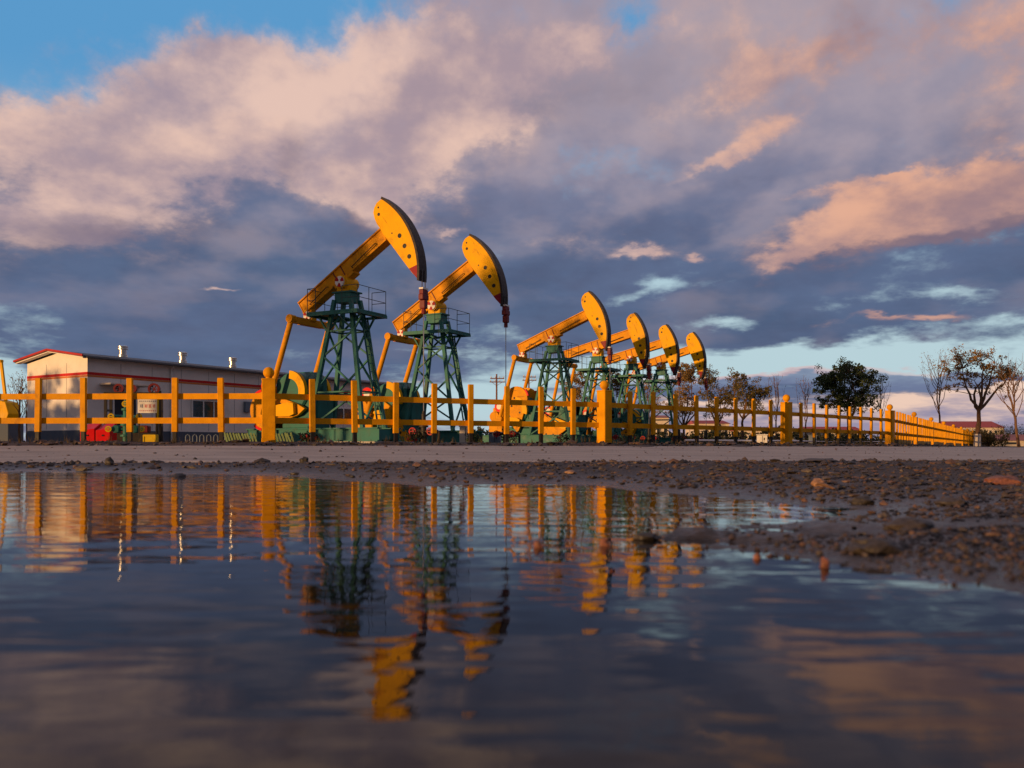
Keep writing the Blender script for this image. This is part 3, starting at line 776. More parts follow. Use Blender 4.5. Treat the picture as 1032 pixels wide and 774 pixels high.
for y0, y1 in ((-.30, BW / 2), (BW + .30, BW / 2)): fe.bar((-.30, y0, BH - .02), (-.30, y1, BH + .405), .26, .045)
fe.build('soffit', M['wall'], ro)
for t in (3.6, 7.3, 10.8):
    v = MB().lathe([(.24, 4.3), (.24, 4.75), (.19, 4.78), (.19, 5.02), (.27, 5.03), (.27, 5.10), (.2, 5.11), (.2, 5.14), (.27, 5.15), (.27, 5.2), (.1, 5.26)], (t, BW / 2, 0), 16)
    v.build('roof_vent', M['steel'], ro, smooth=True)
for x in (4.6, 14.6):
    MB().tube([(x, -.28, 4.1), (x, -.07, 3.9), (x, -.07, .25), (x, -.2, .12)], .045, 8).build('downpipe', M['white'], bd)
MB().box((BL / 2, -.40, BH + .0), (BL + .6, .10, .09), 0, .02).build('gutter', M['roof'], ro)
MB().box((9.6, -.10, 2.2), (.45, .18, .6), 0, .015).build('meter_box', M['bluegrey'], bd)
# window and door on the long wall
wi = MB()
for x in (5.9, 6.62, 7.3, 7.95): wi.box((x, -.03, 1.96), (.07, .08, .92))
for z in (1.5, 2.42): wi.box((6.925, -.03, z), (2.12, .082, .07))
wf = wi.build('window', M['white'], bd)
MB().box((6.925, -.008, 1.96), (2.06, .03, .88)).build('pane', M['glass'], wf)
MB().box((6.9, -.12, 2.62), (2.3, .24, .06)).build('window_hood', M['roof'], bd)
for i, x in enumerate((12.5, 17.5)):
    wi = MB()
    for dx in (-1, 0, 1): wi.box((x + dx, -.03, 1.96), (.07, .08, .92))
    for z in (1.5, 2.42): wi.box((x, -.03, z), (2.07, .082, .07))
    wf = wi.build('window', M['white'], bd); MB().box((x, -.008, 1.96), (2.0, .03, .88)).build('pane', M['glass'], wf)
do = MB().box((1.95, -.02, 1.2), (1.2, .06, 2.4)).build('door', M['door'], bd)
db = MB(); db.box((1.32, -.035, 1.2), (.08, .08, 2.44)); db.box((2.58, -.035, 1.2), (.08, .08, 2.44)); db.box((1.95, -.035, 2.44), (1.34, .08, .08)); db.build('door_frame', M['white'], do)
MB().box((1.7, -.45, 2.95), (2.2, .9, .10), 0, .02).build('door_canopy', M['cream'], bd)

# bicycle rack by the building wall
br = thing('bicycle_rack', 'low grey steel bicycle rack of hoops by the building plinth', 'bike rack', (at(205, 40), 40, GZ), R(25))
b = MB(); b.box((0, 0, .03), (1.7, .08, .05)); b.build('base_rail', M['bluegrey'], br)
for k in range(6):
    x = -.75 + .3 * k
    MB().tube([(x, 0, .05), (x, 0, .38), (x + .03, 0, .46), (x + .09, 0, .49), (x + .15, 0, .46), (x + .18, 0, .38), (x + .18, 0, .05)], .028, 8).build('hoop', M['bluegrey'], br)

# ------------------------------------------------------------------ yard equipment in front of the building
D = 29.0
eq = thing('equipment_box', 'bright red double box with sloping lids on a pale plinth, before the white building', 'equipment box', (at(100, D), D, GZ), R(6))
MB().box((0, 0, .05), (1.05, .9, .1)).build('plinth', M['concrete'], eq)
for x in (-.24, .24):
    b = MB().prism([(x - .22, .10), (x + .22, .10), (x + .22, .52), (x - .22, .46)], -.38, .30)
    b.v = [(vx, vy, vz + (.22 if (vy > 0 and vz > .3) else 0)) for vx, vy, vz in b.v]
    b.build('red_case', M['brightred'], eq, bevel=.01)
    MB().box((x, -.39, .3), (.06, .02, .05)).build('latch', M['black'], eq)
def valve_tree(D, px, label, h):
    r = thing('valve_tree', label, 'wellhead', (at(px, D), D, GZ), R(12))
    b = MB().lathe([(.2, 0), (.2, .07), (.1, .08), (.1, .25), (.18, .26), (.18, .32), (.1, .33), (.1, .6), (.17, .61), (.17, .67), (.09, .68), (.09, h * .75), (.14, h * .76), (.14, h * .8), (.06, h * .81), (.06, h)], n=14)
    b.tube([(-.5, 0, .5), (.5, 0, .5)], .07, 10); b.tube([(-.42, 0, h * .62), (.42, 0, h * .62)], .06, 10)
    b.box((.28, 0, .5), (.2, .22, .24), 0, .03); b.box((-.28, 0, .5), (.2, .22, .24), 0, .03)
    b.build('valve_body', M['green'], r, smooth=True)
    for (x, z) in ((-.5, .5), (.5, .5), (-.42, h * .62), (.42, h * .62), (0, h * .9)):
        w = MB().ring((x, z), .055, .10, -.16, -.12, 12); w.bar((x - .08, -.14, z), (x + .08, -.14, z), .04, .03); w.build('handwheel', M['gold'], r)
    return r
valve_tree(28.5, 127, 'green valve tree with yellow handwheels before the dark door of the building', 1.45)
D = 28.0
wt = thing('winch_frame', 'dark steel frame with red wheels on top, standing before the building door', 'machine', (at(135, D + 3), D + 3, GZ), R(8))
b = MB()
for x in (-.85, .85):
    for y in (-.3, .3): b.bar((x, y, 0), (x, y, 1.75), .09, .09)
for y in (-.3, .3): b.bar((-.9, y, 1.78), (.9, y, 1.78), .09, .09)
for x in (-.85, .85): b.bar((x, -.3, 1.2), (x, .3, 1.2), .07, .07)
b.box((0, .0, .25), (1.5, .5, .35)); b.build('frame', M['clutter'], wt)
for x, r_ in ((-.45, .17), (.0, .15), (.72, .20)):
    w = MB().ring((x, 1.95), r_ - .07, r_, -.25, -.12, 18)
    for k in range(3):
        a = k * 1.047; w.bar((x - r_ * math.cos(a) * .9, -.18, 1.95 - r_ * math.sin(a) * .9), (x + r_ * math.cos(a) * .9, -.18, 1.95 + r_ * math.sin(a) * .9), .03, .03)
    w.build('wheel', M['darkred'], wt)
w = MB().box((.1, -.1, .55), (.9, .4, .25), 0, .03); w.build('red_housing', M['darkred'], wt)
sg = thing('notice_board', 'white notice board with blue and red lettering beside a yellow and black post', 'sign', (at(149, 28), 28, GZ), R(3))
MB().box((0, 0, 1.22), (.62, .03, .44)).build('board', M['white'], sg)
b = MB()
rs = random.Random(5)
def glyph(mb, x, z, s):
    for k in range(3): mb.box((x, -.018, z - s / 2 + s * (k + .5) / 3), (s * rs.uniform(.55, .95), .004, s * .11))
    for k in range(2): mb.box((x - s * .22 + s * .44 * k + rs.uniform(-.02, .02) * s, -.0185, z), (s * .11, .004, s * rs.uniform(.7, 1)))
for k in range(9): glyph(b, -.24 + .06 * k, 1.37, .042)
glyph(b, -.19, 1.22, .11); b.build('blue_lettering', M['blue'], sg)
b = MB()
for k in range(3): glyph(b, -.05 + .12 * k, 1.22, .11)
for k in range(9): glyph(b, -.24 + .06 * k, 1.07, .04)
b.build('red_lettering', M['stripe'], sg)
b = MB()
for x in (-.28, .28): b.box((x, .03, .6), (.04, .03, 1.2))
b.build('support', M['black'], sg)
bp_ = thing('barrier_post', 'black and yellow upright post right of the white notice board', 'post', (at(160.5, 28), 28, GZ), 0)
MB().box((.03, 0, .85), (.06, .07, 1.7), 0, .01).build('shaft', M['black'], bp_)
MB().box((-.035, 0, 1.2), (.06, .06, .75), 0, .01).build('yellow_plate', M['gold'], bp_)
MB().box((.07, -.06, .80), (.18, .08, .1), 0, .02).build('red_handle', M['darkred'], bp_)
yc = thing('crate', 'small yellow crate on the ground at the foot of the black post', 'crate', (at(152, 27.6), 27.6, GZ), R(5))
b = MB().box((0, 0, .16), (.38, .3, .30), 0, .01); b.build('body', M['gold'], yc)
b = MB()
for z in (.05, .27): b.box((0, -.157, z), (.385, .014, .04))
for x in (-.17, .17): b.box((x, -.158, .16), (.04, .014, .18))
b.build('slat', M['gold'], yc)

# picket beds round the first pumpjack's tail
def picket_bed(D, px0, px1, label):
    x0, x1 = at(px0, D), at(px1, D); r = thing('picket_edging', label, 'edging', ((x0 + x1) / 2, D, GZ), R(-3))
    L = x1 - x0; b = MB(); b.box((0, 0, .04), (L + .1, .2, .08)); b.build('kerb', M['white'], r)
    n = int(L / .085)
    b = MB()
    for k in range(n):
        x = -L / 2 + L * (k + .5) / n; b.bar((x + .05, -.03, .08), (x - .05 + random.uniform(-.02, .02), -.03, .36 + random.uniform(-.02, .02)), .055, .02, (0, 1, 0))
    b.bar((-L / 2, 0, .17), (L / 2, 0, .17), .02, .03); b.bar((-L / 2, 0, .29), (L / 2, 0, .29), .02, .03)
    b.build('pickets', M['picket'], r)
picket_bed(27.5, 226, 259, 'low pale green picket edging on a white kerb left of the first fence pillar')
picket_bed(27.8, 278, 296, 'short pale green picket edging right of the first fence pillar')
picket_bed(34.0, 387, 408, 'dim green picket edging under the second pumpjack\'s counterweight')

# leaves helper -----------------------------------------------------
def leaf_quads(mb, c, r, n, size, rnd, flat=1.):
    for _ in range(n):
        while True:
            v = Vector((rnd.uniform(-1, 1), rnd.uniform(-1, 1), rnd.uniform(-1, 1)))
            if v.length < 1: break
        v = v * (v.length ** .3 if v.length else 1)
        p = Vector(c) + Vector((v.x * r, v.y * r, v.z * r * flat))
        a = Vector((rnd.gauss(0, 1), rnd.gauss(0, 1), rnd.gauss(0, 1))).normalized(); b = a.cross(Vector((rnd.gauss(0, 1), rnd.gauss(0, 1), rnd.gauss(0, 1)))).normalized()
        s = size * rnd.uniform(.6, 1.3)
        mb.add([p - a * s * .5, p + b * s * .3, p + a * s * .5, p - b * s * .3], [(0, 1, 2, 3)])

# flower shrubs and low clutter behind the fence
def shrub(D, px, wpx, hpx, m, label, cat='shrub', n=260, name='flower_shrub', flw=None):
    rnd = random.Random(int(px * 3)); x = at(px, D); r = thing(name, label, cat, (x, D, GZ)); w_ = wpx * D / F / 2; h_ = hpx * D / F
    lf = MB()
    for k in range(9):
        leaf_quads(lf, (rnd.uniform(-.7, .7) * w_, rnd.uniform(-.4, .4) * w_, h_ * rnd.uniform(.3, .75)), .35 * min(w_, h_) + .05, n // 9, .09, rnd)
    lf.build('foliage', m, r)
    st = MB()
    for k in range(7): st.tube([(0, 0, 0), (rnd.uniform(-.7, .7) * w_, rnd.uniform(-.4, .4) * w_, h_ * rnd.uniform(.5, .9))], .01, 4)
    st.build('stem', M['bark'], r)
    if flw:
        fb = MB()
        for k in range(flw): leaf_quads(fb, (rnd.uniform(-.8, .8) * w_, -.3 * w_, h_ * rnd.uniform(.3, 1)), .06, 8, .07, rnd)
        fb.build('blossom', M['flower'], r)
    return r
shrub(26, 312, 22, 12, M['hedge'], 'dark shrub with red blossoms at the foot of the nearest pumpjack', flw=6)
shrub(30, 420, 22, 16, M['hedge'], 'dark shrub with a few red blossoms between the first two pumpjacks', flw=5)
shrub(33, 480, 22, 14, M['leaf_dark'], 'black-green shrub without blossoms right of the second pumpjack\'s base')
shrub(40, 515, 22, 14, M['hedge'], 'dark shrub with red blossoms under the third pumpjack\'s motor', flw=8)
shrub(40, 566, 20, 12, M['hedge'], 'dark shrub with red blossoms at the third pumpjack\'s base', flw=8)
shrub(42, 632, 24, 12, M['leaf_dark'], 'dark shrub just right of the second fence pillar, behind the rails', flw=2)
shrub(48, 693, 18, 10, M['hedge'], 'low shrub with red blossoms below the farthest pumpjack', flw=9)
shrub(48, 716, 16, 10, M['leaf_dark'], 'small black-green shrub right of the farthest pumpjack, behind the fence')
# steel pipeline low behind the fence
pp = thing('pipeline', 'low silver pipeline on short stands behind the fence right of the pumpjacks', 'pipe', (0, 0, GZ))
MB().tube([(at(690, 44), 44, .25), (at(800, 48), 48, .25), (at(900, 54), 54, .25)], .06, 10).build('pipe', M['steel'], pp)
for k in range(8):
    t = (k + .5) / 8; px = 690 + 210 * t; D = 44 + 10 * t
    MB().box((at(px, D), D, .1), (.1, .2, .2)).build('stand', M['concrete'], pp)
# cabinets
def cabinet(px, D, w, h, m, label, name='utility_cabinet'):
    r = thing(name, label, 'cabinet', (at(px, D), D, GZ), R(-8))
    MB().box((0, 0, .06), (w + .1, w * .7 + .1, .12)).build('plinth', M['concrete'], r)
    MB().box((0, 0, .12 + h / 2), (w, w * .7, h), 0, .015).build('body', m, r)
    MB().box((0, 0, h + .15), (w + .06, w * .7 + .06, .05), 0, .01).build('lid', m, r)
    b = MB(); b.box((0, -w * .35 - .006, .12 + h / 2), (.015, .012, h * .9)); b.box((.08, -w * .35 - .012, .12 + h * .55), (.03, .03, .12)); b.build('door_seam', M['black'], r)
cabinet(768, 46, .5, .42, M['white'], 'sunlit white utility cabinet behind the fence left of the third pillar')
cabinet(819, 50, .4, .45, M['bluegrey'], 'small grey-blue utility cabinet behind the fence right of the third pillar')
cabinet(499, 38, .5, .4, M['bluegrey'], 'low blue-grey utility cabinet between the second and third pumpjacks')
cabinet(470, 36, .5, .62, M['cream'], 'pale cream cabinet just right of the second pumpjack\'s tower foot')

# machine at the left frame edge
D = 50.0
mx = thing('pumping_unit', 'yellow pumping machine with slanted arm at the left edge, beyond the white building', 'pumping unit', (at(4, D), D, GZ), R(-10))
b = MB(); b.box((-.3, 0, .75), (2.2, 1.2, 1.5), 0, .05); b.build('dark_base', M['plinth'], mx)
b = MB(); b.prism([(-1.6, 1.4), (.55, 1.4), (.70, 1.8), (.5, 2.45), (-.1, 2.6), (-1.6, 2.5)], -.5, .5); b.build('body', M['yellow'], mx, bevel=.04)
b = MB(); b.bar((.12, 0, 2.5), (-.18, 0, 4.72), .12, .15); b.box((-.4, 0, 4.78), (.6, .24, .16), 0, .03); b.build('arm', M['yellow'], mx)
b = MB().ring((-.3, 2.3), .001, .3, -.58, -.5, 16); b.build('wheel', M['red'], mx)

# ------------------------------------------------------------------ trees
def curve(a, b, bend, rnd, n=6):
    a, b = Vector(a), Vector(b); pts = []
    off = Vector((rnd.gauss(0, 1), rnd.gauss(0, 1), rnd.gauss(0, .5))) * bend * (b - a).length
    for k in range(n + 1):
        t = k / n; pts.append(a.lerp(b, t) + off * math.sin(math.pi * t) + Vector((rnd.gauss(0, 1), rnd.gauss(0, 1), rnd.gauss(0, 1))) * .012 * (b - a).length * (0 < k < n))
    return pts
def tree(px, D, H, crown, fork, tr, leaf, label, name='tree', n_clump=40, per=90, size=.15, seed=1, gap=0., wash=False, lean=0., group=None, cr=.55, nl=5):
    """crown: list of ellipsoids (cx, cz, rx, rz) in metres relative to the trunk foot"""
    rnd = random.Random(seed); r = thing(name, label, 'tree', (at(px, D), D, GZ), 0, group)
    tk = MB(); top = Vector((lean, 0, fork))
    tk.tube(curve((0, 0, -.1), top, .02, rnd, 6), [tr * (1.25 - .08 * k) if k else tr * 1.5 for k in range(7)], 9)
    limbs = []
    for k in range(nl):
        e = crown[k % len(crown)]; a = rnd.uniform(0, 6.28)
        tgt = Vector((e[0] + e[2] * .55 * math.cos(a), e[2] * .5 * math.sin(a), e[1] + e[3] * rnd.uniform(-.2, .5)))
        c = curve(top - Vector((0, 0, .15)), tgt, .10, rnd, 7); tk.tube(c, [tr * (.72 - .085 * i) for i in range(8)], 7); limbs.append(c)
    lf = MB()
    for k in range(n_clump):
        e = crown[rnd.randrange(len(crown))]
        while True:
            v = Vector((rnd.uniform(-1, 1), rnd.uniform(-1, 1), rnd.uniform(-1, 1)))
            if .25 < v.length < 1: break
        p = Vector((e[0] + v.x * e[2], v.y * e[2], e[1] + v.z * e[3]))
        best = min((q for c in limbs for q in c[2:]), key=lambda q: (q - p).length + .6 * max(0, q.z - p.z))
        tk.tube(curve(best, p, .12, rnd, 4), [tr * .2, tr * .16, tr * .12, tr * .09, tr * .05], 5)
        rr = cr * rnd.uniform(.6, 1.25)
        for j in range(3):
            q = p + Vector((rnd.gauss(0, 1), rnd.gauss(0, 1), rnd.gauss(0, .7))) * rr * .6
            tk.tube([p, q], [tr * .06, tr * .03], 4, cap=False)
            leaf_quads(lf, q, rr * .55, int(per / 3 * rnd.uniform(.5, 1.4)), size, rnd, .8)
    t = tk.build('trunk', M['bark'], r, smooth=True)
    if wash: MB().tube([(0, 0, 0), (lean * .1, 0, .5), (lean * .2, 0, .95)], [tr * 1.6, tr * 1.42, tr * 1.38], 12).build('painted_base', M['whitewash'], t, smooth=True)
    lf.build('crown', leaf, r)
    return r
def bare(px, D, H, spread, tr, label, seed=1, lean=0., name='bare_tree', leaves=0, n=16, group=None):
    rnd = random.Random(seed); r = thing(name, label, 'tree', (at(px, D), D, GZ), 0, group)
    tk = MB(); fk = H * .33; top = Vector((lean * .4, 0, fk))
    tk.tube(curve((0, 0, -.1), top, .02, rnd, 4), [tr * 1.3, tr * 1.1, tr, tr * .95, tr * .9], 7)
    br = MB(); lf = MB()
    br.tube(curve(top, (lean, 0, H), .03, rnd, 7), [tr * (.85 - .11 * k) for k in range(8)], 6)
    for k in range(n):
        t = k / n; s = top.lerp(Vector((lean, 0, H)), t * .75); a = rnd.uniform(0, 6.28)
        L = H * (.55 - .35 * t) * rnd.uniform(.75, 1.1); e = s + Vector((math.cos(a) * spread * (1 - .5 * t), math.sin(a) * spread * (1 - .5 * t), L))
        e.z = min(e.z, H * rnd.uniform(.9, 1.02))
        c = curve(s, e, .05, rnd, 5); br.tube(c, [tr * .4, tr * .33, tr * .27, tr * .2, tr * .14, tr * .08], 5)
        for q in c[2:]:
            for j in range(2):
                f = q + Vector((rnd.gauss(0, 1) * .3, rnd.gauss(0, 1) * .3, rnd.uniform(.2, .9))) * spread * .5
                br.tube([q, f], [tr * .14, tr * .05], 4, cap=False)
                if leaves: leaf_quads(lf, f, .25, leaves, .11, rnd)
    t = tk.build('trunk', M['bark'], r, smooth=True); br.build('branch', M['bark'], r, smooth=True)
    if leaves: lf.build('crown', M['leaf_brown'], r)
    return r
# the tall tree with a whitewashed trunk
tree(985, 68, 7.6, [(-2.0, 6.1, 1.5, 1.1), (-.6, 6.6, 1.6, 1.0), (.5, 5.6, 1.6, 1.6), (1.6, 5.2, 1.0, .9), (-1.2, 4.8, 1.6, .9), (.9, 6.5, 1.1, .8), (2.3, 5.6, .6, .5)], 2.9, .17, M['leaf_brown'],
     'tall open-crowned autumn tree with a whitewashed trunk base at the right end of the fence', n_clump=95, per=46, size=.16, seed=4, wash=True, cr=.50, lean=.1, nl=7)
bare(947, 82, 8.6, 1.5, .09, 'thin half-bare sapling left of the whitewashed tree', seed=3, leaves=3, n=14)
bare(1027, 60, 5.6, 1.5, .09, 'leaning bare sapling at the right edge, beside the small pink-roofed house', seed=8, lean=-.6, n=16)
tree(855, 76, 7.2, [(-1.6, 4.6, 1.5, 1.4), (0, 5.2, 1.9, 1.9), (1.5, 4.7, 1.5, 1.6), (-.4, 6.2, 1.3, .9), (1.0, 6.1, 1.2, .9), (-2.0, 5.6, .8, .7), (.2, 3.6, 1.6, .8)], 2.2, .17, M['leaf_dark'],
     'dense dark green round-crowned tree standing alone between the third and fourth pillars', n_clump=140, per=110, size=.17, seed=6, cr=.6)
tree(749, 80, 7.0, [(0, 4.9, 1.3, 1.4), (.9, 4.3, 1.1, .9), (-.4, 6.0, 1.0, .8), (1.5, 4.9, .7, .5)], 2.6, .12, M['leaf_olive'],
     'slim olive tree with a forked trunk left of the third pillar', n_clump=75, per=70, size=.16, seed=9, cr=.55)
tree(722, 84, 7.8, [(0, 5.0, 1.5, 1.6), (-.9, 6.6, .9, .9), (1.0, 4.4, 1.1, 1.0), (-.2, 3.4, 1.3, .7)], 2.2, .12, M['leaf_olive'],
     'bushy olive-brown tree just right of the farthest pumpjack\'s head', n_clump=85, per=70, size=.16, seed=12, cr=.55)
tree(689, 86, 8.6, [(0, 5.6, 1.4, 2.0), (.3, 7.2, .9, 1.0), (-.4, 3.9, 1.3, 1.0)], 2.0, .12, M['leaf_brown'],
     'brownish tree behind the farthest pumpjack\'s beam', n_clump=75, per=100, size=.16, seed=15, cr=.55)
tree(579, 88, 8.2, [(0, 4.8, 1.5, 2.1), (.2, 6.3, 1.1, 1.2), (0, 3.2, 1.2, .9)], 2.0, .11, M['leaf_brown'],
     'brownish tree seen between the third and fourth pumpjacks\' towers', n_clump=75, per=100, size=.16, seed=18, cr=.55)
tree(622, 92, 8.8, [(0, 5.3, 1.5, 2.1), (-.3, 6.9, 1.1, 1.1), (.3, 3.6, 1.3, .9)], 2.0, .11, M['leaf_olive'],
     'olive tree seen between the fourth and fifth pumpjacks\' towers', n_clump=70, per=100, size=.16, seed=19, cr=.55)
tree(655, 92, 8.2, [(0, 5.1, 1.3, 2.0), (.3, 6.5, 1.0, 1.0)], 2.0, .11, M['leaf_brown'],
     'thin brownish tree seen between the fifth and sixth pumpjacks\' towers', n_clump=30, per=70, size=.15, seed=20, cr=.5)
bare(782, 80, 6.6, .9, .07, 'bare sapling just left of the third fence pillar', seed=21, n=12)
bare(812, 82, 6.4, .9, .07, 'bare sapling between the third pillar and the dark green tree', seed=22, n=12, leaves=1)
bare(888, 78, 6.0, .9, .07, 'bare sapling at the right side of the dark green tree', seed=23, n=12, leaves=1)
bare(20, 46, 3.6, .6, .06, 'small bare tree between the left-edge machine and the white building', seed=24, n=14, leaves=1)
bare(27, 47, 3.2, .5, .05, 'bare shrub close against the gable of the white building', seed=25, n=14)
# unseen trees added left of frame: their shade dapples the gable and near machines
for k, (tx, ty, hh, ds, lo) in enumerate([(-44.3, 26.6, 6.0, 30, .58), (-42.6, 23.4, 5.6, 24, .58), (-27.2, 15.6, 9.2, 80, .74), (-23.2, 17.9, 9.0, 70, .68), (-26.6, 24.2, 9.0, 60, .68)]):
    tree(HX + tx / ty * F, ty, hh, [(0, hh * (lo + .1), 1.5, hh * .15), (-.9, hh * lo, 1.3, hh * .15), (.9, hh * lo, 1.3, hh * .15)], hh * .3, .12, M['leaf_olive'],
         'unseen tree added left of the frame to throw shade', n_clump=ds, per=80, size=.17, seed=50 + k, cr=.5, group='unseen trees added for their shade')
hg = thing('unseen_shade_hedge', 'tall unseen hedge added left of the frame to shade the foot of the white gable', 'hedge', (-43.8, 25.6, GZ), R(130))  # added out of view only to shade the lower gable
rnd = random.Random(77); lf = MB(); st = MB()
for k in range(700): leaf_quads(lf, (rnd.uniform(-5, 5), rnd.uniform(-.5, .5), rnd.uniform(.1, 2.75)), .45, 16, .28, rnd)
lf.build('foliage', M['hedge'], hg)
for k in range(24): st.tube([(-4.8 + .42 * k, 0, -.1), (-4.8 + .42 * k, .1, 2.4)], .05, 5)
st.build('stem', M['bark'], hg)
# bushes right of the whitewashed tree
def bush(px, D, w, h, m, label, seed):
    rnd = random.Random(seed); r = thing('bush', label, 'bush', (at(px, D), D, GZ)); lf = MB(); st = MB()
    for k in range(int(14 * w)):
        p = (rnd.uniform(-.5, .5) * w, rnd.uniform(-.3, .3) * w, h * rnd.uniform(.15, .8)); leaf_quads(lf, p, .3 * h, 55, .16, rnd); st.tube([(p[0] * .3, p[1] * .3, 0), p], .02, 4)
    lf.build('foliage', m, r); st.build('stem', M['bark'], r)
bush(996, 74, 2.6, 1.5, M['leaf_olive'], 'rounded olive bush right of the whitewashed trunk', 31)
bush(970, 120, 5.5, 2.6, M['hedge'], 'dark bush line below the red-roofed building', 32)
bush(1022, 140, 6.5, 3.6, M['hedge'], 'dark bushes behind the pink-roofed house', 33)

# far hedge as one mass
rnd = random.Random(40); hd = MB()
for k in range(900):
    px = rnd.uniform(470, 930); D = rnd.uniform(120, 135); hh = 1.2 + 1.3 * abs(math.sin(px * .05) * math.sin(px * .013 + 1)) + rnd.uniform(0, .5)
    leaf_quads(hd, (at(px, D), D, GZ + hh * rnd.random()), .7, 9, .6, rnd)
o = hd.build('far_hedge', M['hedge']); tag(o, kind='stuff')

# ------------------------------------------------------------------ far buildings
def house(px0, px1, D, ytop_eave, rise_px, wallm, roofm, label, depth=8, nwin=8, name='far_building', rows=1):
    x0, x1 = at(px0, D), at(px1, D); L = x1 - x0; h = CAMH + (HY - ytop_eave) / F * D - GZ; rise = rise_px / F * D
    r = thing(name, label, 'building', (x0, D, GZ))
    b = MB(); b.box((L / 2, depth / 2, h / 2), (L, depth, h)); w = b.build('wall', wallm, r)
    b = MB(); b.add([(-.3, -.4, h), (L + .3, -.4, h), (L + .3, depth + .4, h), (-.3, depth + .4, h), (L * .03, depth / 2, h + rise), (L * .97, depth / 2, h + rise)], [(3, 2, 1, 0), (0, 1, 5, 4), (1, 2, 5), (2, 3, 4, 5), (3, 0, 4)])
    b.build('roof', roofm, r)
    for rr in range(rows):
        for k in range(nwin):
            x = L * (k + .5) / nwin; z = h * (rr + .55) / rows
            f = MB(); ww = min(L / nwin * .5, 1.6); hh = h / rows * .4
            f.box((x, -.02, z), (ww, .06, hh)); fo = f.build('window', M['white'], r)
            MB().box((x, -.045, z), (ww * .85, .04, hh * .85)).build('pane', M['glass'], fo)
house(956, 1012, 260, 431, 7, M['cream'], M['farroof'], 'long distant building with a red roof behind the whitewashed tree', 12, 10, rows=2)
house(1003, 1062, 88, 444.0, 6.5, M['cream'], M['pinkroof'], 'small cream house with a dusty pink hipped roof at the right edge', 6, 2, name='house')
house(812, 872, 240, 435.5, 6, M['cream'], M['farroof'], 'low distant building with a pink-red roof seen through the fence behind the dark tree', 12, 8)
house(700, 735, 190, 427, 4, M['cream'], M['farroof'], 'pale distant building with a red roof edge below the olive trees', 10, 5)
house(660, 674, 130, 421, 3, M['cream'], M['pinkroof'], 'pale sunlit block seen through the sixth pumpjack\'s tower', 5, 2)
house(744, 800, 230, 434, 4, M['cream'], M['farroof'], 'low distant red-roofed shed seen through the fence near the third pillar', 10, 7)

# utility poles
def pole(px, D, ytop, label):
    H = CAMH + (HY - ytop) / F * D - GZ; r = thing('utility_pole', label, 'utility pole', (at(px, D), D, GZ), R(5))
    MB().tube([(0, 0, 0), (0, 0, H)], [.2, .13], 10).build('shaft', M['wood'], r)
    for dz, L in ((.75, 2.4), (1.35, 2.6)):
        MB().box((.1, -.15, H - dz), (L, .12, .16)).build('crossarm', M['wood'], r)
        b = MB()
        for k in range(4): b.lathe([(.05, 0), (.1, .06), (.06, .1), (.1, .16), (.05, .24)], (.1 - L / 2 + .15 + (L - .3) * k / 3, -.15, H - dz + .09), 8)
        b.build('insulator', M['white'], r)
    b = MB(); b.bar((0, -.13, H - 2.0), (.9, -.15, H - 1.4), .06, .06); b.bar((0, -.13, H - 2.0), (-.8, -.15, H - 1.4), .06, .06); b.build('brace', M['wood'], r)
pole(500.5, 150, 377, 'reddish utility pole with two crossarms right of the second pumpjack')
pole(533, 165, 376, 'utility pole partly hidden behind the third pumpjack\'s pitman arms')

# ------------------------------------------------------------------ world: sky with clouds
world = bpy.data.worlds.new('World'); S.world = world; world.use_nodes = True
nt = world.node_tree; N, L = nt.nodes, nt.links
bg = N['Background']; SKY = .1; bg.inputs['Strength'].default_value = SKY
class X:
    def __init__(s, k): s.k = k
    def _op(a, op, b=None, c=None):
        n = N.new('ShaderNodeMath'); n.operation = op
        for i, q in enumerate((a, b, c)):
            if q is None: continue
            if isinstance(q, X): L.new(q.k, n.inputs[i])
            else: n.inputs[i].default_value = q
        return X(n.outputs[0])
    def __add__(a, b): return X._op(a, 'ADD', b)
    __radd__ = __add__
    def __sub__(a, b): return X._op(a, 'SUBTRACT', b)
    def __rsub__(a, b): return X._op(b, 'SUBTRACT', a)
    def __mul__(a, b): return X._op(a, 'MULTIPLY', b)
    __rmul__ = __mul__
    def __truediv__(a, b): return X._op(a, 'DIVIDE', b)
def op(o, a, b=None): return X._op(a, o, b)
def sstep(x, a, b, lo=0., hi=1.):
    n = N.new('ShaderNodeMapRange'); n.interpolation_type = 'SMOOTHSTEP'
    L.new(x.k, n.inputs[0]); n.inputs[1].default_value = a; n.inputs[2].default_value = b; n.inputs[3].default_value = lo; n.inputs[4].default_value = hi
    return X(n.outputs[0])
def xyz(x, y, z):
    n = N.new('ShaderNodeCombineXYZ')
    for i, q in enumerate((x, y, z)):
        if isinstance(q, X): L.new(q.k, n.inputs[i])
        else: n.inputs[i].default_value = q
    return n.outputs[0]
def noise(vec, scale, det=6, rough=.55, dist=0., off=None):
    n = N.new('ShaderNodeTexNoise'); n.inputs['Scale'].default_value = scale; n.inputs['Detail'].default_value = det; n.inputs['Roughness'].default_value = rough; n.inputs['Distortion'].default_value = dist
    if off is not None:
        a = N.new('ShaderNodeVectorMath'); L.new(vec, a.inputs[0]); a.inputs[1].default_value = off; vec = a.outputs[0]
    L.new(vec, n.inputs['Vector']); return X(n.outputs[0])
def srgb(c): return tuple((v / 255 / 12.92 if v / 255 <= .04045 else ((v / 255 + .055) / 1.055) ** 2.4) / SKY for v in c) + (1,)
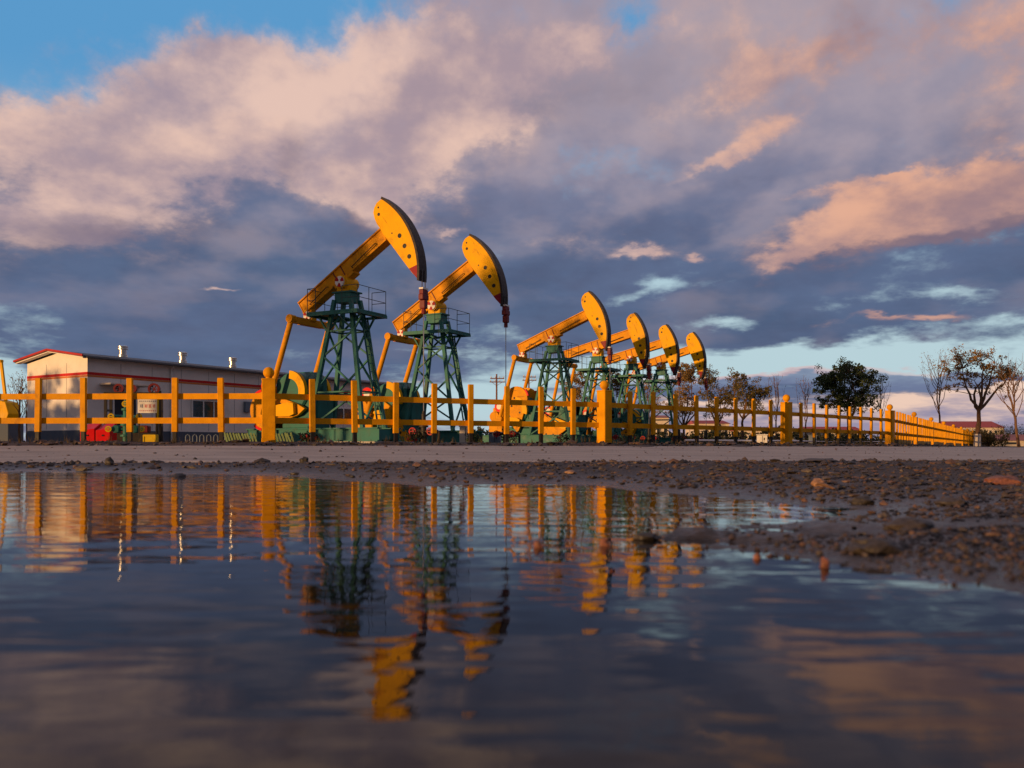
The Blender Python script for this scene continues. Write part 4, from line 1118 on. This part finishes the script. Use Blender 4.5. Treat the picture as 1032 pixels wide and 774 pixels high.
def mixc(f, a, b):
    n = N.new('ShaderNodeMix'); n.data_type = 'RGBA'
    if isinstance(f, X): L.new(f.k, n.inputs[0])
    else: n.inputs[0].default_value = f
    for i, q in ((6, a), (7, b)):
        if isinstance(q, tuple): n.inputs[i].default_value = q
        else: L.new(q, n.inputs[i])
    return n.outputs[2]
tc = N.new('ShaderNodeTexCoord'); sp = N.new('ShaderNodeSeparateXYZ'); L.new(tc.outputs['Generated'], sp.inputs[0])
dx, dy, dz = X(sp.outputs[0]), X(sp.outputs[1]), X(sp.outputs[2])
az = op('ARCTAN2', dx, dy); hyp = op('SQRT', dx * dx + dy * dy); el = op('ARCTAN2', dz, hyp)
def ang(px, py):
    a = math.atan((px - HX) / F); return a, math.atan((HY - py) / F * math.cos(a))
# cloud coordinates on the sky sphere; heights are squeezed logarithmically so that clouds flatten towards the horizon
ell = op('MAXIMUM', el, 0.) + .07
zl = op('LOGARITHM', ell, math.e) * .60
hn = op('MAXIMUM', hyp, .05)
cp = xyz(dx / hn, dy / hn, zl)
w1 = noise(cp, 3.2, 5, .55, off=(3.1, 7.7, 0)); w2 = noise(cp, 3.2, 5, .55, off=(13.1, 1.7, 5.0))
w3 = noise(cp, 13., 5, .6, off=(3.1, 2.7, 9.)); w4 = noise(cp, 13., 5, .6, off=(1.1, 6.7, 2.0))
azw = az + (w1 - .5) * .15 + (w3 - .5) * .07; elw = el + (w2 - .5) * .10 + (w4 - .5) * sstep(el, .02, .25, .018, .06)
def blob(px, py, sx, sy, amp=1., tilt=0.):
    a0, e0 = ang(px, py); sa, se = sx / F, sy / F
    u, v = azw - a0, elw - e0
    if tilt:
        c, s = math.cos(R(tilt)), math.sin(R(tilt)); u, v = u * c + v * s, v * c - u * s
    u = u * (1 / sa); v = v * (1 / se)
    return op('EXPONENT', (u * u + v * v) * -1.) * amp
def total(l):
    t = l[0]
    for q in l[1:]: t = t + q
    return t
sky = N.new('ShaderNodeTexSky'); sky.sky_type = 'NISHITA'; sky.sun_disc = False
sky.sun_elevation = R(SUN_EL); sky.sun_rotation = R(180 + SUN_AZ); sky.altitude = 100; sky.air_density = 1.0; sky.dust_density = .6; sky.ozone_density = 2.0
def scalec(c, k):
    n = N.new('ShaderNodeMix'); n.data_type = 'RGBA'; n.blend_type = 'MULTIPLY'; n.inputs[0].default_value = 1; L.new(c, n.inputs[6])
    if isinstance(k, tuple): n.inputs[7].default_value = (*k, 1)
    else: L.new(k, n.inputs[7])
    return n.outputs[2]
def e_of(py): return math.atan((HY - py) / F)
# clear air: the sky texture, with the blue of the photograph's white balance in front of the viewer
ahead = sstep(op('ABSOLUTE', az), 1.0, 1.6, 1., 0.)
clear0 = sky.outputs[0]
blue = mixc(sstep(el, e_of(330), e_of(90)), srgb((186, 212, 220)), srgb((92, 156, 206)))
blue = mixc(sstep(el, e_of(90), 1.2), blue, srgb((120, 160, 205)))
clear = mixc(ahead * .96, clear0, blue)

n_big = noise(cp, 2.1, 8, .55, .1, (1.3, 4.2, 0)); n_mid = noise(cp, 5.5, 8, .58, .15, (5.5, 2.2, 1)); n_f3 = noise(cp, 3.4, 7, .58, .1, (9.5, 6.2, 2)); n_fine = noise(cp, 15., 6, .6, .1, (2.5, 8.2, 4))
# the same noise a little towards the sun (left and below): the difference models the cloud tops
n_r0 = noise(cp, 4.6, 5, .5, .1, (5.5, 2.2, 1)); n_r1 = noise(cp, 4.6, 5, .5, .1, (5.5 - .028, 2.2, 1 + .045))
relief = (n_r0 - n_r1) * 1.0
# --- layer A: broad grey stratus with gaps
gap = total([blob(90, 15, 260, 62, 1.5), blob(285, 40, 95, 55, 1.0), blob(310, 95, 32, 45, .75),  blob(850, 366, 240, 17, 1.1), blob(650, 300, 95, 9, .36, 10), blob(950, 304, 80, 6, .26),
             blob(-5, 392, 50, 22, 1.1), blob(470, 405, 110, 26, .75), blob(470, 346, 70, 7, .45), blob(1000, 332, 60, 8, .35), blob(740, 322, 60, 8, .4), blob(985, 82, 22, 14, .16), blob(270, 205, 70, 30, -.45), blob(880, 110, 160, 60, -.25)])
A = sstep((n_mid - .5) * 1.9 + (n_fine - .5) * .8 + (n_big - .5) * .6 - gap * 1.15 + .62, -.06, .48)
A = A * sstep(op('ABSOLUTE', az), 1.3, 2.0, 1., .35) * sstep(el, .75, 1.3, 1., .7)
t1 = sstep(elw, e_of(285), e_of(135))
cA = mixc(t1, srgb((76, 92, 122)), srgb((118, 116, 140)))
cA = mixc(sstep(elw, e_of(150), e_of(10)), cA, srgb((166, 148, 160)))
right = sstep(az, -.25, .30)
cA = mixc(right * sstep(elw, e_of(235), e_of(95)) * .9, cA, srgb((186, 165, 168)))
cA = mixc(sstep(n_f3, .36, .66) * sstep(el, e_of(180), e_of(60), .40, .22), cA, srgb((98, 108, 140)))
cA = mixc(sstep(relief + (n_fine - .5) * .12, -.03, .16) * sstep(el, .10, .35, .15, .6), cA, srgb((190, 168, 170)))
cA = mixc(sstep(relief * -1. + (n_fine - .5) * .15, -.0, .16) * sstep(el, e_of(180), e_of(60), .45, .18), cA, srgb((86, 92, 118)))
cA = mixc(sstep(el, .55, 1.0), cA, srgb((190, 168, 172)))
thin = sstep((n_mid - .5) + (n_fine - .5) * .4, -.12, .22)
cA = mixc((1. - thin) * .18, cA, srgb((122, 146, 184)))
col = mixc(A, clear, cA)
# --- layer B: cumulus that catches the low sun
lit = total([blob(160, 140, 140, 62, 1.15, 4), blob(225, 75, 70, 34, .8, 10), blob(355, 150, 90, 56, 1.35, -8), blob(415, 100, 60, 55, .6), blob(455, 45, 90, 45, .6), blob(45, 222, 90, 30, .85), blob(30, 130, 60, 26, .6),
             blob(890, 222, 125, 30, 1.15, 7), blob(985, 202, 80, 32, .9, 6), blob(830, 212, 40, 14, .5, 12), blob(790, 250, 40, 10, .5, 15), blob(745, 150, 60, 12, .62, 18), blob(690, 172, 70, 9, .4, 10), blob(640, 255, 30, 9, .78), blob(692, 260, 14, 7, .70), blob(800, 193, 40, 7, .5), blob(882, 180, 24, 6, .75),
             blob(600, 48, 150, 30, .85, 12), blob(1000, 40, 100, 55, .65), blob(820, 60, 130, 34, .5), blob(720, 110, 120, 22, .45, 14), blob(500, 120, 60, 30, .4), blob(560, 238, 60, 14, .4), blob(780, 120, 60, 10, .35, 12),
             blob(918, 328, 38, 6, .78), blob(862, 328, 22, 4, .5), blob(235, 293, 24, 4, .6), blob(460, 222, 18, 6, .5)])
n_vf = noise(cp, 38., 5, .62, .1, (7.5, 1.2, 3))
lf_ = lit + (n_mid - .5) * 1.3 + (n_fine - .5) * .8 + (n_vf - .5) * .35 + (n_big - .5) * .3
B = sstep(lf_, .25, .95) * .72 + sstep(lf_, .48, .74) * .28
rel = sstep(relief * 1.1 + (n_fine - .5) * .34 + (n_vf - .5) * .14 + (n_mid - .5) * .25, -.18, .18)
warm = sstep(az, .05, .40)
hi = mixc(warm, srgb((232, 196, 180)), srgb((230, 174, 146)))
lo = mixc(warm, srgb((168, 148, 158)), srgb((160, 130, 134)))
cB = mixc(rel, lo, hi)
und = total([blob(200, 235, 200, 22, .75, 4), blob(400, 228, 90, 14, .6, -6), blob(290, 170, 26, 34, .45), blob(880, 256, 160, 15, 1.15, 8), blob(60, 264, 90, 14, .6)])
cB = mixc(sstep(und + (n_f3 - .5) * .5, .15, .85) * .75, cB, srgb((106, 98, 120)))
col = mixc(B * .95, col, cB)
# --- layer C: a distant cumulus bank low over the horizon
far = total([blob(960, 408, 110, 15, 1.2, 2), blob(880, 428, 70, 8, .6), blob(1020, 396, 60, 10, .7, -4), blob(720, 412, 70, 9, .8), blob(770, 426, 70, 7, .6), blob(600, 398, 60, 7, .5), blob(420, 388, 50, 7, .4)])
Cc = sstep(far + (n_fine - .5) * .9 + (n_mid - .5) * .5, .35, .65)
relC = sstep((n_fine - .5) * 1.3 + (n_mid - .5) * .4 + (el - e_of(415)) * 12., -.28, .28)
col = mixc(Cc * .95, col, mixc(relC, srgb((146, 140, 166)), srgb((240, 206, 186))))
band = total([blob(800, 384, 200, 5, .8), blob(900, 392, 120, 8, .7, 2), blob(620, 390, 120, 6, .5)])
col = mixc(sstep(band + (n_mid - .5) * .8, .3, .7) * .8 * (1. - Cc), col, srgb((112, 124, 156)))
pk = total([blob(760, 380, 180, 3, .9), blob(990, 436, 90, 6, .8), blob(690, 428, 120, 7, .6)])
col = mixc(sstep(pk + (n_mid - .5) * .4, .25, .8) * .6, col, srgb((214, 176, 176)))
# thin haze just above the horizon
hz = sstep(el, .0, .045, 1., 0.)
col = mixc(hz * .30, col, srgb((196, 172, 180)))
L.new(col, bg.inputs['Color'])
world.cycles_visibility.camera = True
try: world.cycles.sampling_method = 'MANUAL'; world.cycles.sample_map_resolution = 512
except Exception: pass

# ------------------------------------------------------------------ sun
sl = bpy.data.lights.new('sun', 'SUN'); sl.energy = 4.0; sl.angle = R(.8); sl.color = (1, .56, .22)
so = bpy.data.objects.new('sun', sl); COL.objects.link(so)
sd = Vector((-math.sin(R(SUN_AZ)) * math.cos(R(SUN_EL)), -math.cos(R(SUN_AZ)) * math.cos(R(SUN_EL)), math.sin(R(SUN_EL))))
so.rotation_euler = sd.to_track_quat('Z', 'Y').to_euler(); so.location = (-30, -20, 20)

# ------------------------------------------------------------------ camera
cd = bpy.data.cameras.new('camera'); cam = bpy.data.objects.new('camera', cd); COL.objects.link(cam)
cam.location = (0, 0, CAMH); cam.rotation_euler = (R(90), 0, 0)
cd.sensor_width = 36; cd.lens = F / 1032 * 36; cd.shift_y = (HY - 387) / 1032
cd.clip_start = .05; cd.clip_end = 8000
cd.dof.use_dof = True; cd.dof.focus_distance = 30; cd.dof.aperture_fstop = 3.8
S.camera = cam
S.view_settings.view_transform = 'Standard'; S.view_settings.look = 'None'; S.view_settings.exposure = 0; S.view_settings.gamma = 1
S.render.film_transparent = False
